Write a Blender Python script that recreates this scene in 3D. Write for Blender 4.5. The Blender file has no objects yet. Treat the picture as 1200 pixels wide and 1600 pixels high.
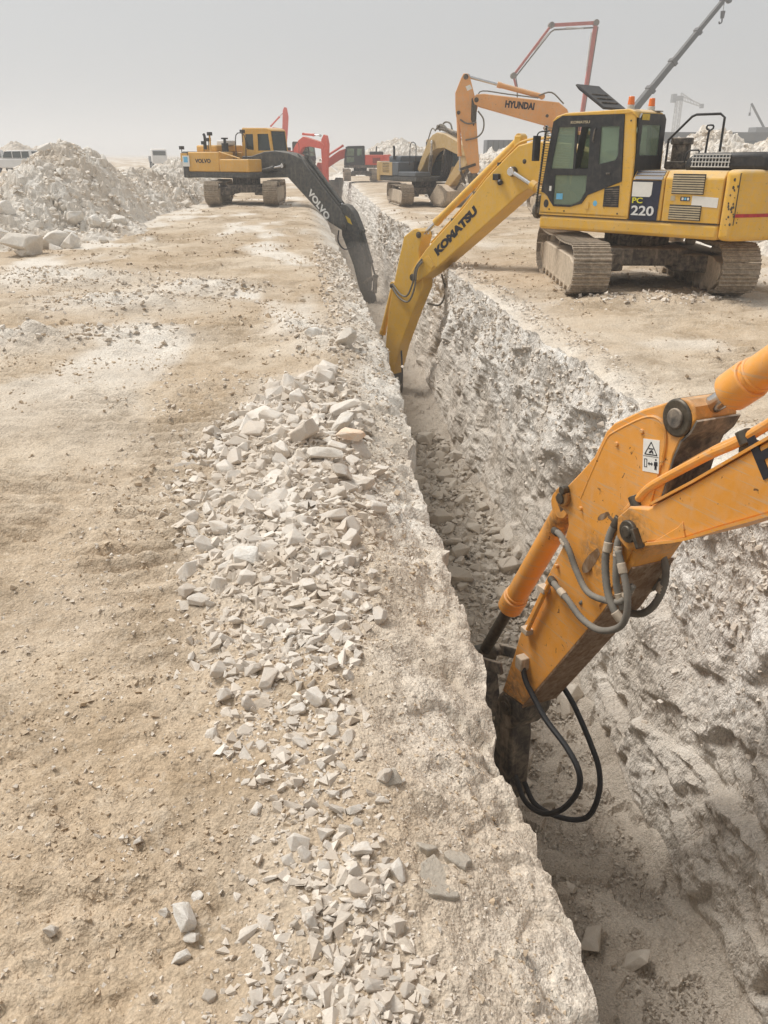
import bpy, bmesh, math, random
import numpy as np
from mathutils import Vector, Matrix
from mathutils.geometry import tessellate_polygon

R = math.radians
random.seed(7)
rng = np.random.default_rng(11)
sc = bpy.context.scene
col = sc.collection

# ------------------------------------------------------------------ camera, sky, sun, exposure
CAM_H = 2.4
cam_d = bpy.data.cameras.new('camera')
cam = bpy.data.objects.new('camera', cam_d)
col.objects.link(cam)
cam.location = (0, 0, CAM_H)
cam.rotation_euler = (R(90 - 23.63), 0, R(-4.30))
cam_d.sensor_fit = 'VERTICAL'
cam_d.sensor_height = 24.0
cam_d.lens = 19.2
cam_d.clip_start = 0.05
cam_d.clip_end = 12000
sc.camera = cam

SUN_EL, SUN_AZ = 57.0, -58.0        # azimuth from +Y towards +X: the light comes from the left, a little ahead
world = bpy.data.worlds.new('World')
sc.world = world
world.use_nodes = True
wn = world.node_tree.nodes
wl = world.node_tree.links
wn.clear()
sky = wn.new('ShaderNodeTexSky')
sky.sky_type = 'NISHITA'
sky.sun_disc = False
sky.sun_elevation = R(SUN_EL)
sky.sun_rotation = R(SUN_AZ)
sky.air_density = 1.0
sky.dust_density = 8.0
sky.ozone_density = 1.0
hs = wn.new('ShaderNodeHueSaturation')          # a dust-laden overcast: almost no blue left
hs.inputs['Saturation'].default_value = 0.10
mixs = wn.new('ShaderNodeMix')
mixs.data_type = 'RGBA'
mixs.inputs['Factor'].default_value = 0.72
mixs.inputs['B'].default_value = (6.1, 6.3, 6.45, 1)
bg = wn.new('ShaderNodeBackground')
bg.inputs['Strength'].default_value = 0.069
wo = wn.new('ShaderNodeOutputWorld')
wl.new(sky.outputs['Color'], hs.inputs['Color'])
wl.new(hs.outputs['Color'], mixs.inputs['A'])
wl.new(mixs.outputs['Result'], bg.inputs['Color'])
wl.new(bg.outputs['Background'], wo.inputs['Surface'])

sun_d = bpy.data.lights.new('sun', 'SUN')
sun_d.energy = 2.1
sun_d.angle = R(20)
sun_d.color = (1.0, 0.97, 0.925)
sun = bpy.data.objects.new('sun', sun_d)
col.objects.link(sun)
_sd = Vector((math.sin(R(SUN_AZ)) * math.cos(R(SUN_EL)), math.cos(R(SUN_AZ)) * math.cos(R(SUN_EL)), math.sin(R(SUN_EL))))
sun.rotation_euler = _sd.to_track_quat('Z', 'Y').to_euler()

sc.view_settings.view_transform = 'Standard'
sc.view_settings.look = 'None'
sc.view_settings.exposure = 0.64
sc.view_settings.gamma = 1.0
sc.view_settings.use_curve_mapping = False
sc.render.engine = 'CYCLES'
sc.cycles.use_denoising = True
sc.cycles.max_bounces = 6
sc.cycles.diffuse_bounces = 4
sc.cycles.volume_bounces = 1
sc.cycles.transparent_max_bounces = 16

# ------------------------------------------------------------------ noise (numpy)
def _hash(ix, iy, iz, seed):
    with np.errstate(over='ignore'):
        h = (ix.astype(np.uint32) * np.uint32(0x8da6b343)) ^ (iy.astype(np.uint32) * np.uint32(0xd8163841)) ^ (iz.astype(np.uint32) * np.uint32(0xcb1ab31f)) ^ np.uint32((seed * 0x9e3779b1) & 0xffffffff)
        h ^= h >> np.uint32(15)
        h = h * np.uint32(0x2c1b3c6d)
        h ^= h >> np.uint32(12)
        h = h * np.uint32(0x297a2d39)
        h ^= h >> np.uint32(15)
    return h

def _h01(ix, iy, iz, seed):
    return (_hash(ix, iy, iz, seed) >> np.uint32(8)).astype(np.float32) * np.float32(1 / 16777216.0)

def vnoise(x, y, z=None, seed=0):
    """value noise in -1..1"""
    x = np.asarray(x, np.float32); y = np.asarray(y, np.float32)
    z = np.zeros_like(x) if z is None else np.asarray(z, np.float32)
    x, y, z = np.broadcast_arrays(x, y, z)
    fx, fy, fz = np.floor(x), np.floor(y), np.floor(z)
    ix, iy, iz = fx.astype(np.int32), fy.astype(np.int32), fz.astype(np.int32)
    u, v, w = x - fx, y - fy, z - fz
    u = u * u * (3 - 2 * u); v = v * v * (3 - 2 * v); w = w * w * (3 - 2 * w)
    out = 0
    for dx in (0, 1):
        for dy in (0, 1):
            for dz in (0, 1):
                out = out + _h01(ix + dx, iy + dy, iz + dz, seed) * (u if dx else 1 - u) * (v if dy else 1 - v) * (w if dz else 1 - w)
    return out * 2 - 1

def vnoise2(x, y, seed=0):
    x = np.asarray(x, np.float32); y = np.asarray(y, np.float32)
    x, y = np.broadcast_arrays(x, y)
    fx, fy = np.floor(x), np.floor(y)
    ix, iy = fx.astype(np.int32), fy.astype(np.int32)
    iz = np.zeros_like(ix)
    u, v = x - fx, y - fy
    u = u * u * (3 - 2 * u); v = v * v * (3 - 2 * v)
    a = _h01(ix, iy, iz, seed) * (1 - u) + _h01(ix + 1, iy, iz, seed) * u
    b = _h01(ix, iy + 1, iz, seed) * (1 - u) + _h01(ix + 1, iy + 1, iz, seed) * u
    return (a * (1 - v) + b * v) * 2 - 1

def fbm2(x, y, octaves=4, seed=0, gain=0.5):
    o, a, t = 0, 1.0, 0
    for k in range(octaves):
        o = o + a * vnoise2(x * 2 ** k + 17.3 * k, y * 2 ** k - 9.1 * k, seed + k); t += a; a *= gain
    return o / t

def fbm3(x, y, z, octaves=4, seed=0, gain=0.5):
    o, a, t = 0, 1.0, 0
    for k in range(octaves):
        o = o + a * vnoise(x * 2 ** k + 17.3 * k, y * 2 ** k - 9.1 * k, z * 2 ** k + 3.7 * k, seed + k); t += a; a *= gain
    return o / t

def facet(x, y, z, seed=0, tilt=0.9):
    """broken-rock relief: every Voronoi cell is a randomly tilted, randomly raised plane"""
    x = np.asarray(x, np.float32); y = np.asarray(y, np.float32); z = np.asarray(z, np.float32)
    ix, iy, iz = np.floor(x).astype(np.int32), np.floor(y).astype(np.int32), np.floor(z).astype(np.int32)
    best = np.full(x.shape, 1e9, np.float32); val = np.zeros(x.shape, np.float32)
    for dx in (-1, 0, 1):
        for dy in (-1, 0, 1):
            for dz in (-1, 0, 1):
                jx, jy, jz = ix + dx, iy + dy, iz + dz
                h = _hash(jx, jy, jz, seed)
                h2 = _hash(jx, jy, jz, seed + 101)
                ax = x - (jx + (h & np.uint32(1023)).astype(np.float32) / 1024)
                ay = y - (jy + ((h >> np.uint32(10)) & np.uint32(1023)).astype(np.float32) / 1024)
                az = z - (jz + ((h >> np.uint32(20)) & np.uint32(1023)).astype(np.float32) / 1024)
                d = ax * ax + ay * ay + az * az
                m = d < best
                g1 = ((h2 & np.uint32(1023)).astype(np.float32) / 512 - 1) * tilt
                g2 = (((h2 >> np.uint32(10)) & np.uint32(1023)).astype(np.float32) / 512 - 1) * tilt
                g3 = (((h2 >> np.uint32(20)) & np.uint32(1023)).astype(np.float32) / 512 - 1)
                v = g3 * 0.6 + g1 * ax + g2 * ay + (g1 + g2) * 0.7 * az
                val = np.where(m, v, val); best = np.where(m, d, best)
    return val

def S(a, b, x):
    t = np.clip((np.asarray(x, np.float32) - a) / (b - a), 0, 1)
    return t * t * (3 - 2 * t)

# ------------------------------------------------------------------ materials
def _mat(name):
    m = bpy.data.materials.new(name)
    m.use_nodes = True
    nt = m.node_tree
    nt.nodes.clear()
    out = nt.nodes.new('ShaderNodeOutputMaterial')
    b = nt.nodes.new('ShaderNodeBsdfPrincipled')
    nt.links.new(b.outputs['BSDF'], out.inputs['Surface'])
    return m, nt, b

def N(nt, typ, **kw):
    n = nt.nodes.new(typ)
    for k, v in kw.items():
        if k in n.inputs:
            n.inputs[k].default_value = v
        else:
            setattr(n, k, v)
    return n

def ramp(nt, src, p0, p1, c0=(0, 0, 0, 1), c1=(1, 1, 1, 1)):
    r = nt.nodes.new('ShaderNodeValToRGB')
    r.color_ramp.elements[0].position = p0
    r.color_ramp.elements[1].position = p1
    r.color_ramp.elements[0].color = c0
    r.color_ramp.elements[1].color = c1
    nt.links.new(src, r.inputs['Fac'])
    return r.outputs['Color']

def mix(nt, fac, a, b, typ='MIX'):
    m = nt.nodes.new('ShaderNodeMix')
    m.data_type = 'RGBA'
    m.blend_type = typ
    for sock, v in (('Factor', fac), ('A', a), ('B', b)):
        if hasattr(v, 'links') or isinstance(v, bpy.types.NodeSocket):
            nt.links.new(v, m.inputs[sock])
        elif sock == 'Factor':
            m.inputs[sock].default_value = v
        else:
            m.inputs[sock].default_value = (*v[:3], 1)
    return m.outputs['Result']

def math_(nt, op, a, b=None):
    m = nt.nodes.new('ShaderNodeMath')
    m.operation = op
    m.use_clamp = op in ('ADD', 'MULTIPLY')
    for i, v in enumerate((a, b)):
        if v is None: continue
        if isinstance(v, bpy.types.NodeSocket): nt.links.new(v, m.inputs[i])
        else: m.inputs[i].default_value = v
    return m.outputs[0]

def noise(nt, vec, scale, detail=6, rough=0.55, dist=0.0):
    n = N(nt, 'ShaderNodeTexNoise', Scale=scale, Detail=detail, Roughness=rough, Distortion=dist)
    nt.links.new(vec, n.inputs['Vector'])
    return n.outputs['Fac']

DUST = (0.56, 0.46, 0.35)
def paint(name, rgb, dust=0.3, rust=0.5, rough=0.42, scale=1.0, topdust=0.5, spots=(), scratch=0.0):
    m, nt, b = _mat(name)
    tc = N(nt, 'ShaderNodeTexCoord').outputs['Object']
    big = noise(nt, tc, 1.1 * scale, 6, 0.62)
    fine = noise(nt, tc, 9 * scale, 8, 0.7, 0.4)
    chips = noise(nt, tc, 16 * scale, 4, 0.6, 0.8)
    c = mix(nt, ramp(nt, big, 0.3, 0.75), tuple(x * 0.86 for x in rgb), tuple(min(1, x * 1.08) for x in rgb))
    sep = N(nt, 'ShaderNodeSeparateXYZ')
    nt.links.new(N(nt, 'ShaderNodeNewGeometry').outputs['Normal'], sep.inputs[0])
    mp = N(nt, 'ShaderNodeMapping'); mp.inputs['Scale'].default_value = (7, 7, 0.9)
    nt.links.new(tc, mp.inputs['Vector'])
    runs = noise(nt, mp.outputs['Vector'], 1.6 * scale, 4, 0.6)
    top = math_(nt, 'MULTIPLY', ramp(nt, sep.outputs['Z'], 0.35, 1.0), topdust)
    f = math_(nt, 'MULTIPLY', ramp(nt, fine, 0.42, 0.78), dust * 1.6)
    f = math_(nt, 'ADD', f, math_(nt, 'MULTIPLY', ramp(nt, big, 0.5, 0.85), dust * 0.5))
    f = math_(nt, 'ADD', f, math_(nt, 'MULTIPLY', ramp(nt, runs, 0.52, 0.75), dust * 1.1))
    f = math_(nt, 'ADD', f, top)
    c = mix(nt, f, c, DUST)
    if rust:
        c = mix(nt, math_(nt, 'MULTIPLY', ramp(nt, chips, 0.665, 0.70), rust), c, (0.10, 0.055, 0.03))
    if scratch:                                     # long scrapes along the plate, bare and dusty
        for rot, amt in ((0.62, scratch), (2.2, scratch * 0.6)):
            mq = N(nt, 'ShaderNodeMapping'); mq.inputs['Scale'].default_value = (1.2, 1.2, 34); mq.inputs['Rotation'].default_value = (0, rot, 0)
            nt.links.new(tc, mq.inputs['Vector'])
            sn = noise(nt, mq.outputs['Vector'], 1.5, 3, 0.6)
            c = mix(nt, math_(nt, 'MULTIPLY', ramp(nt, sn, 0.60, 0.65), amt), c, (0.50, 0.36, 0.22))
    for sx_, sz_, sr_ in spots:                     # grease and packed dirt round the joints
        sb = N(nt, 'ShaderNodeVectorMath', operation='SUBTRACT'); nt.links.new(tc, sb.inputs[0]); sb.inputs[1].default_value = (sx_, 0, sz_)
        ml = N(nt, 'ShaderNodeVectorMath', operation='MULTIPLY'); nt.links.new(sb.outputs[0], ml.inputs[0]); ml.inputs[1].default_value = (1, 0, 1)
        ln = N(nt, 'ShaderNodeVectorMath', operation='LENGTH'); nt.links.new(ml.outputs[0], ln.inputs[0])
        g = math_(nt, 'MULTIPLY', ramp(nt, ln.outputs['Value'], sr_ * 0.25, sr_, (1, 1, 1, 1), (0, 0, 0, 1)), ramp(nt, noise(nt, tc, 13, 5, 0.7, 0.6), 0.36, 0.62))
        c = mix(nt, math_(nt, 'MULTIPLY', g, 0.85), c, (0.13, 0.085, 0.05))
    nt.links.new(c, b.inputs['Base Color'])
    b.inputs['Roughness'].default_value = rough
    nt.links.new(ramp(nt, f, 0.0, 0.7, (rough, rough, rough, 1), (0.85, 0.85, 0.85, 1)), b.inputs['Roughness'])
    b.inputs['Specular IOR Level'].default_value = 0.4
    bp = N(nt, 'ShaderNodeBump', Strength=0.12, Distance=0.01)
    nt.links.new(fine, bp.inputs['Height'])
    nt.links.new(bp.outputs['Normal'], b.inputs['Normal'])
    return m

def plain(name, rgb, rough=0.6, metal=0.0, var=0.25, scale=12):
    m, nt, b = _mat(name)
    tc = N(nt, 'ShaderNodeTexCoord').outputs['Object']
    n = noise(nt, tc, scale, 6, 0.65)
    c = mix(nt, ramp(nt, n, 0.3, 0.7), tuple(x * (1 - var) for x in rgb), tuple(min(1, x * (1 + var)) for x in rgb))
    nt.links.new(c, b.inputs['Base Color'])
    b.inputs['Roughness'].default_value = rough
    b.inputs['Metallic'].default_value = metal
    return m

def glass(name, tint, transp=0.6, rough=0.06):
    m, nt, b = _mat(name)
    b.inputs['Base Color'].default_value = (*tint, 1)
    b.inputs['Roughness'].default_value = rough
    tr = N(nt, 'ShaderNodeBsdfTransparent')
    tr.inputs['Color'].default_value = tuple(min(1, x * 1.0 + 0.45) for x in tint) + (1,)
    mx = N(nt, 'ShaderNodeMixShader')
    mx.inputs[0].default_value = transp
    nt.links.new(b.outputs['BSDF'], mx.inputs[1])
    nt.links.new(tr.outputs[0], mx.inputs[2])
    nt.links.new(mx.outputs[0], nt.nodes['Material Output'].inputs['Surface'])
    return m

def rock(name, pale, dark, tan, src='object', scale=1.0, bump=0.5):
    """pale limestone; tint differs from stone to stone"""
    m, nt, b = _mat(name)
    tc = N(nt, 'ShaderNodeTexCoord').outputs['Object']
    if src == 'object':
        rnd = N(nt, 'ShaderNodeObjectInfo').outputs['Random']
    else:
        rnd = N(nt, 'ShaderNodeAttribute', attribute_name='rnd').outputs['Fac']
    base = ramp(nt, rnd, 0.0, 1.0, (*dark, 1), (*pale, 1))
    tanf = ramp(nt, math_(nt, 'FRACT', math_(nt, 'MULTIPLY', rnd, 1.0), None), 0.0, 0.35, (1, 1, 1, 1), (0, 0, 0, 1))
    n1 = noise(nt, tc, 1.6 * scale, 8, 0.66, 0.5)
    n2 = noise(nt, tc, 14 * scale, 8, 0.7)
    c = mix(nt, math_(nt, 'MULTIPLY', ramp(nt, n1, 0.42, 0.66), 0.75), base, tan)
    c = mix(nt, math_(nt, 'MULTIPLY', tanf, 0.35), c, tan)
    c = mix(nt, ramp(nt, n2, 0.3, 0.75), tuple(0.82 for _ in range(3)), (1.1, 1.1, 1.1))if False else c
    hsv = N(nt, 'ShaderNodeHueSaturation')
    nt.links.new(c, hsv.inputs['Color'])
    nt.links.new(ramp(nt, n2, 0.25, 0.8, (0.8, 0.8, 0.8, 1), (1.12, 1.12, 1.12, 1)), hsv.inputs['Value'])
    nt.links.new(hsv.outputs['Color'], b.inputs['Base Color'])
    b.inputs['Roughness'].default_value = 0.92
    b.inputs['Specular IOR Level'].default_value = 0.15
    bp = N(nt, 'ShaderNodeBump', Strength=bump, Distance=(0.008 if scale == 1.0 else 0.05) if src == 'object' else 0.03)
    nt.links.new(n2, bp.inputs['Height'])
    nt.links.new(bp.outputs['Normal'], b.inputs['Normal'])
    return m

def soil(name, dirt, dirt2, pale, chalk_w, chalk_g, bump=0.6, streak=1.0, pits=0.5):
    """site dirt that turns to pale chalk where the vertex attribute 'chalk' says so"""
    m, nt, b = _mat(name)
    tc = N(nt, 'ShaderNodeTexCoord').outputs['Object']
    if streak != 1.0:                               # marks drawn out downwards by the digging teeth
        mp = N(nt, 'ShaderNodeMapping'); mp.inputs['Scale'].default_value = (1, 1, streak)
        nt.links.new(tc, mp.inputs['Vector']); tc = mp.outputs['Vector']
    ch = N(nt, 'ShaderNodeAttribute', attribute_name='chalk').outputs['Fac']
    vr = []
    for sc_ in (26, 75):
        v = N(nt, 'ShaderNodeTexVoronoi', Scale=sc_, Randomness=1.0); nt.links.new(tc, v.inputs['Vector']); vr.append(v.outputs['Distance'])
    n0 = noise(nt, tc, 0.35, 4, 0.6, 0.3)
    n1 = noise(nt, tc, 1.7, 6, 0.66, 0.4)
    n2 = noise(nt, tc, 11, 5, 0.72, 0.2)
    n3 = noise(nt, tc, 70, 3, 0.7)
    c = mix(nt, ramp(nt, n1, 0.35, 0.68), dirt, dirt2)
    c = mix(nt, math_(nt, 'MULTIPLY', ramp(nt, n0, 0.45, 0.66), 0.7), c, pale)
    nd = noise(nt, tc, 0.8, 5, 0.7, 0.6)
    c = mix(nt, math_(nt, 'MULTIPLY', ramp(nt, nd, 0.48, 0.64), 0.8), c, tuple(x * 0.74 for x in dirt))
    c = mix(nt, math_(nt, 'MULTIPLY', ramp(nt, n2, 0.52, 0.72), 0.55), c, pale)
    w = mix(nt, ramp(nt, n1, 0.36, 0.66), chalk_g, chalk_w)
    w = mix(nt, math_(nt, 'MULTIPLY', ramp(nt, n2, 0.50, 0.72), 0.5), w, dirt2)
    n5 = noise(nt, tc, 5.5, 5, 0.7, 0.7)
    w = mix(nt, math_(nt, 'MULTIPLY', ramp(nt, n5, 0.52, 0.62), pits), w, tuple(x * 0.62 for x in chalk_g))
    chn = math_(nt, 'ADD', ch, math_(nt, 'MULTIPLY', math_(nt, 'SUBTRACT', n2, 0.5), ch))
    c = mix(nt, chn, c, w)
    hsv = N(nt, 'ShaderNodeHueSaturation')
    nt.links.new(c, hsv.inputs['Color'])
    nt.links.new(ramp(nt, n3, 0.3, 0.7, (0.70, 0.70, 0.70, 1), (1.2, 1.2, 1.2, 1)), hsv.inputs['Value'])
    nt.links.new(hsv.outputs['Color'], b.inputs['Base Color'])
    b.inputs['Roughness'].default_value = 0.95
    b.inputs['Specular IOR Level'].default_value = 0.12
    hgt = math_(nt, 'ADD', math_(nt, 'MULTIPLY', n2, 0.5), math_(nt, 'MULTIPLY', n3, 0.16))
    hgt = math_(nt, 'ADD', hgt, math_(nt, 'SUBTRACT', 0.32, math_(nt, 'ADD', math_(nt, 'MULTIPLY', vr[0], 0.22), math_(nt, 'MULTIPLY', vr[1], 0.10))))
    bp = N(nt, 'ShaderNodeBump', Strength=bump, Distance=0.09)
    nt.links.new(hgt, bp.inputs['Height'])
    nt.links.new(bp.outputs['Normal'], b.inputs['Normal'])
    return m

MT = {}
MT['ground'] = soil('site dirt', (0.44, 0.33, 0.218), (0.57, 0.455, 0.33), (0.675, 0.58, 0.46), (0.83, 0.775, 0.69), (0.71, 0.645, 0.56), 0.6, 1.0, 0.15)
MT['trench'] = soil('cut limestone', (0.50, 0.415, 0.325), (0.58, 0.495, 0.40), (0.66, 0.58, 0.48), (0.90, 0.865, 0.805), (0.72, 0.66, 0.585), 0.9, 0.5, 0.35)
MT['heap'] = soil('spoil', (0.64, 0.535, 0.415), (0.70, 0.60, 0.485), (0.76, 0.675, 0.57), (0.88, 0.835, 0.76), (0.74, 0.67, 0.58), 0.7)
MT['stone'] = rock('limestone rubble', (0.82, 0.76, 0.68), (0.62, 0.555, 0.48), (0.66, 0.56, 0.45), 'object', 1.0, 0.8)
MT['gravel'] = rock('limestone gravel', (0.80, 0.735, 0.65), (0.58, 0.51, 0.43), (0.62, 0.52, 0.41), 'attr')
MT['clod'] = rock('dirt clods', (0.65, 0.535, 0.40), (0.47, 0.355, 0.24), (0.56, 0.44, 0.31), 'attr')
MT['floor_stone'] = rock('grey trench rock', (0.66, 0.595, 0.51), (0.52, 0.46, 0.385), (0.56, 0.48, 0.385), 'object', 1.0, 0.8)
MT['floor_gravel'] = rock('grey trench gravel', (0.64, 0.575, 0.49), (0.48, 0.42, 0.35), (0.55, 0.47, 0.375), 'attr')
MT['white_stone'] = rock('white limestone block', (0.86, 0.82, 0.755), (0.72, 0.665, 0.59), (0.66, 0.57, 0.46), 'object', 0.5)
MT['white_gravel'] = rock('white limestone lumps', (0.88, 0.83, 0.755), (0.70, 0.63, 0.545), (0.70, 0.605, 0.49), 'attr', 0.5)
MT['orange_stone'] = rock('ochre stained limestone', (0.78, 0.58, 0.42), (0.74, 0.56, 0.40), (0.80, 0.73, 0.63), 'object')
MT['clay'] = rock('grey clay slab', (0.52, 0.47, 0.40), (0.48, 0.43, 0.36), (0.54, 0.47, 0.38), 'object', 4.0, 0.5)

MT['k_yellow'] = paint('yellow machine paint', (0.80, 0.46, 0.055), 0.24, 0.6, 0.45, 1.0, 0.6, [], 0.25)
MT['k_arm'] = paint('yellow boom paint', (0.76, 0.44, 0.05), 0.20, 0.4, 0.45, 1.0, 0.5)
MT['h_orange'] = paint('orange boom paint', (0.78, 0.33, 0.045), 0.15, 0.9, 0.42, 1.3, 0.4,
                       [(6.11, 0.975, 0.20), (6.30, 0.175, 0.24), (7.1, 0.09, 0.17), (7.62, -2.1, 0.75), (6.68, -0.2, 0.22), (7.25, -0.25, 0.22)], 0.55)
MT['h_orange2'] = paint('faded orange paint', (0.80, 0.38, 0.13), 0.25, 0.6, 0.5)
MT['v_yellow'] = paint('amber machine paint', (0.74, 0.40, 0.06), 0.25, 0.4, 0.45)
MT['v_black'] = paint('charcoal boom paint', (0.045, 0.05, 0.05), 0.13, 0.2, 0.5, 1.0, 0.12)
MT['c_yellow'] = paint('dull yellow paint', (0.50, 0.33, 0.12), 0.35, 0.6, 0.55)
MT['red'] = paint('red machine paint', (0.70, 0.085, 0.05), 0.10, 0.2, 0.5)
MT['pump_red'] = paint('pump boom red', (0.42, 0.07, 0.05), 0.1, 0.2, 0.5)
MT['black'] = paint('black trim', (0.022, 0.024, 0.027), 0.05, 0.0, 0.45, 1.0, 0.06)
MT['dark'] = paint('dark frame steel', (0.06, 0.055, 0.05), 0.35, 0.2, 0.7, 1.0, 0.4)
MT['navy'] = plain('navy decal', (0.018, 0.022, 0.045), 0.45)
MT['ink'] = plain('black lettering', (0.012, 0.013, 0.02), 0.5)
MT['white_ink'] = plain('white lettering', (0.74, 0.74, 0.72), 0.5, 0, 0.05)
MT['lime_ink'] = plain('lime lettering', (0.72, 0.66, 0.05), 0.5, 0, 0.05)
MT['sticker'] = plain('white sticker', (0.80, 0.78, 0.72), 0.55, 0, 0.04)
MT['blue_sticker'] = plain('blue sticker', (0.16, 0.48, 0.72), 0.5, 0, 0.08)
MT['red_stripe'] = plain('red reflective stripe', (0.45, 0.03, 0.035), 0.45)
MT['yellow_label'] = plain('yellow warning label', (0.62, 0.42, 0.03), 0.5)
MT['track'] = paint('worn track steel', (0.25, 0.205, 0.155), 0.55, 0.6, 0.7, 1.6, 0.55)
MT['frame'] = paint('dusty track frame', (0.40, 0.325, 0.235), 0.9, 0.2, 0.85, 1.5, 0.6)
MT['steel'] = plain('greasy pin steel', (0.10, 0.085, 0.065), 0.5, 0.6, 0.4, 25)
MT['chrome'] = plain('cylinder rod', (0.62, 0.61, 0.60), 0.22, 1.0, 0.08)
MT['hose'] = plain('dusty rubber hose', (0.19, 0.17, 0.14), 0.85, 0, 0.3, 6)
MT['dark_brown'] = paint('dark brown paint', (0.17, 0.085, 0.03), 0.3, 0.6, 0.7, 1.5, 0.2)
MT['hose_black'] = plain('rubber hose', (0.028, 0.028, 0.03), 0.6)
MT['grille'] = plain('light mesh guard', (0.62, 0.62, 0.60), 0.5, 0, 0.08)
MT['slat'] = plain('louvre slat', (0.50, 0.42, 0.28), 0.55, 0, 0.15)
MT['glass'] = glass('green tinted glass', (0.30, 0.38, 0.29), 0.55)
MT['dark_glass'] = glass('dark tinted glass', (0.05, 0.065, 0.06), 0.25)
MT['beacon'] = plain('orange beacon lens', (0.85, 0.20, 0.03), 0.25, 0, 0.06)
MT['beacon_base'] = plain('beacon base', (0.55, 0.53, 0.48), 0.5)
MT['white_paint'] = paint('white car paint', (0.72, 0.72, 0.71), 0.08, 0, 0.3)
MT['tyre'] = plain('tyre rubber', (0.03, 0.03, 0.03), 0.85)
MT['crane'] = paint('crane boom grey', (0.045, 0.05, 0.055), 0.05, 0.0, 0.5, 1.0, 0.1)
MT['far_grey'] = plain('far grey cladding', (0.11, 0.12, 0.13), 0.7, 0, 0.15, 1)
MT['far_tan'] = plain('far tan wall', (0.42, 0.34, 0.25), 0.9, 0, 0.1, 1)
MT['seat'] = plain('seat fabric', (0.06, 0.07, 0.09), 0.9)
MT['tower_white'] = plain('tower crane grey white', (0.42, 0.43, 0.43), 0.6)

# ------------------------------------------------------------------ mesh helpers
def tag(o, label=None, cat=None, group=None, kind=None):
    if label: o['label'] = label
    if cat: o['category'] = cat
    if group: o['group'] = group
    if kind: o['kind'] = kind
    return o

def link(name, me, mat=None, parent=None):
    o = bpy.data.objects.new(name, me)
    col.objects.link(o)
    if mat is not None:
        me.materials.append(MT[mat] if isinstance(mat, str) else mat)
    if parent is not None: o.parent = parent
    return o

def empty(name, loc, rz=0.0):
    o = bpy.data.objects.new(name, None)
    o.empty_display_size = 0.3
    col.objects.link(o)
    o.location = loc
    o.rotation_euler = (0, 0, rz)
    return o

def fast_mesh(name, V, F, attrs=None, smooth=True):
    """V (n,3), F (m,k) with k = 3 or 4"""
    me = bpy.data.meshes.new(name)
    V = np.ascontiguousarray(V, np.float32); F = np.ascontiguousarray(F, np.int32)
    k = F.shape[1]
    me.vertices.add(len(V)); me.vertices.foreach_set('co', V.ravel())
    me.loops.add(F.size); me.loops.foreach_set('vertex_index', F.ravel())
    me.polygons.add(len(F))
    me.polygons.foreach_set('loop_start', np.arange(0, F.size, k, dtype=np.int32))
    me.polygons.foreach_set('loop_total', np.full(len(F), k, np.int32))
    me.polygons.foreach_set('use_smooth', np.full(len(F), smooth, bool))
    for nm, a in (attrs or {}).items():
        at = me.attributes.new(nm, 'FLOAT', 'POINT')
        at.data.foreach_set('value', np.ascontiguousarray(a, np.float32).ravel())
    me.update(calc_edges=True)
    return me

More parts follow.
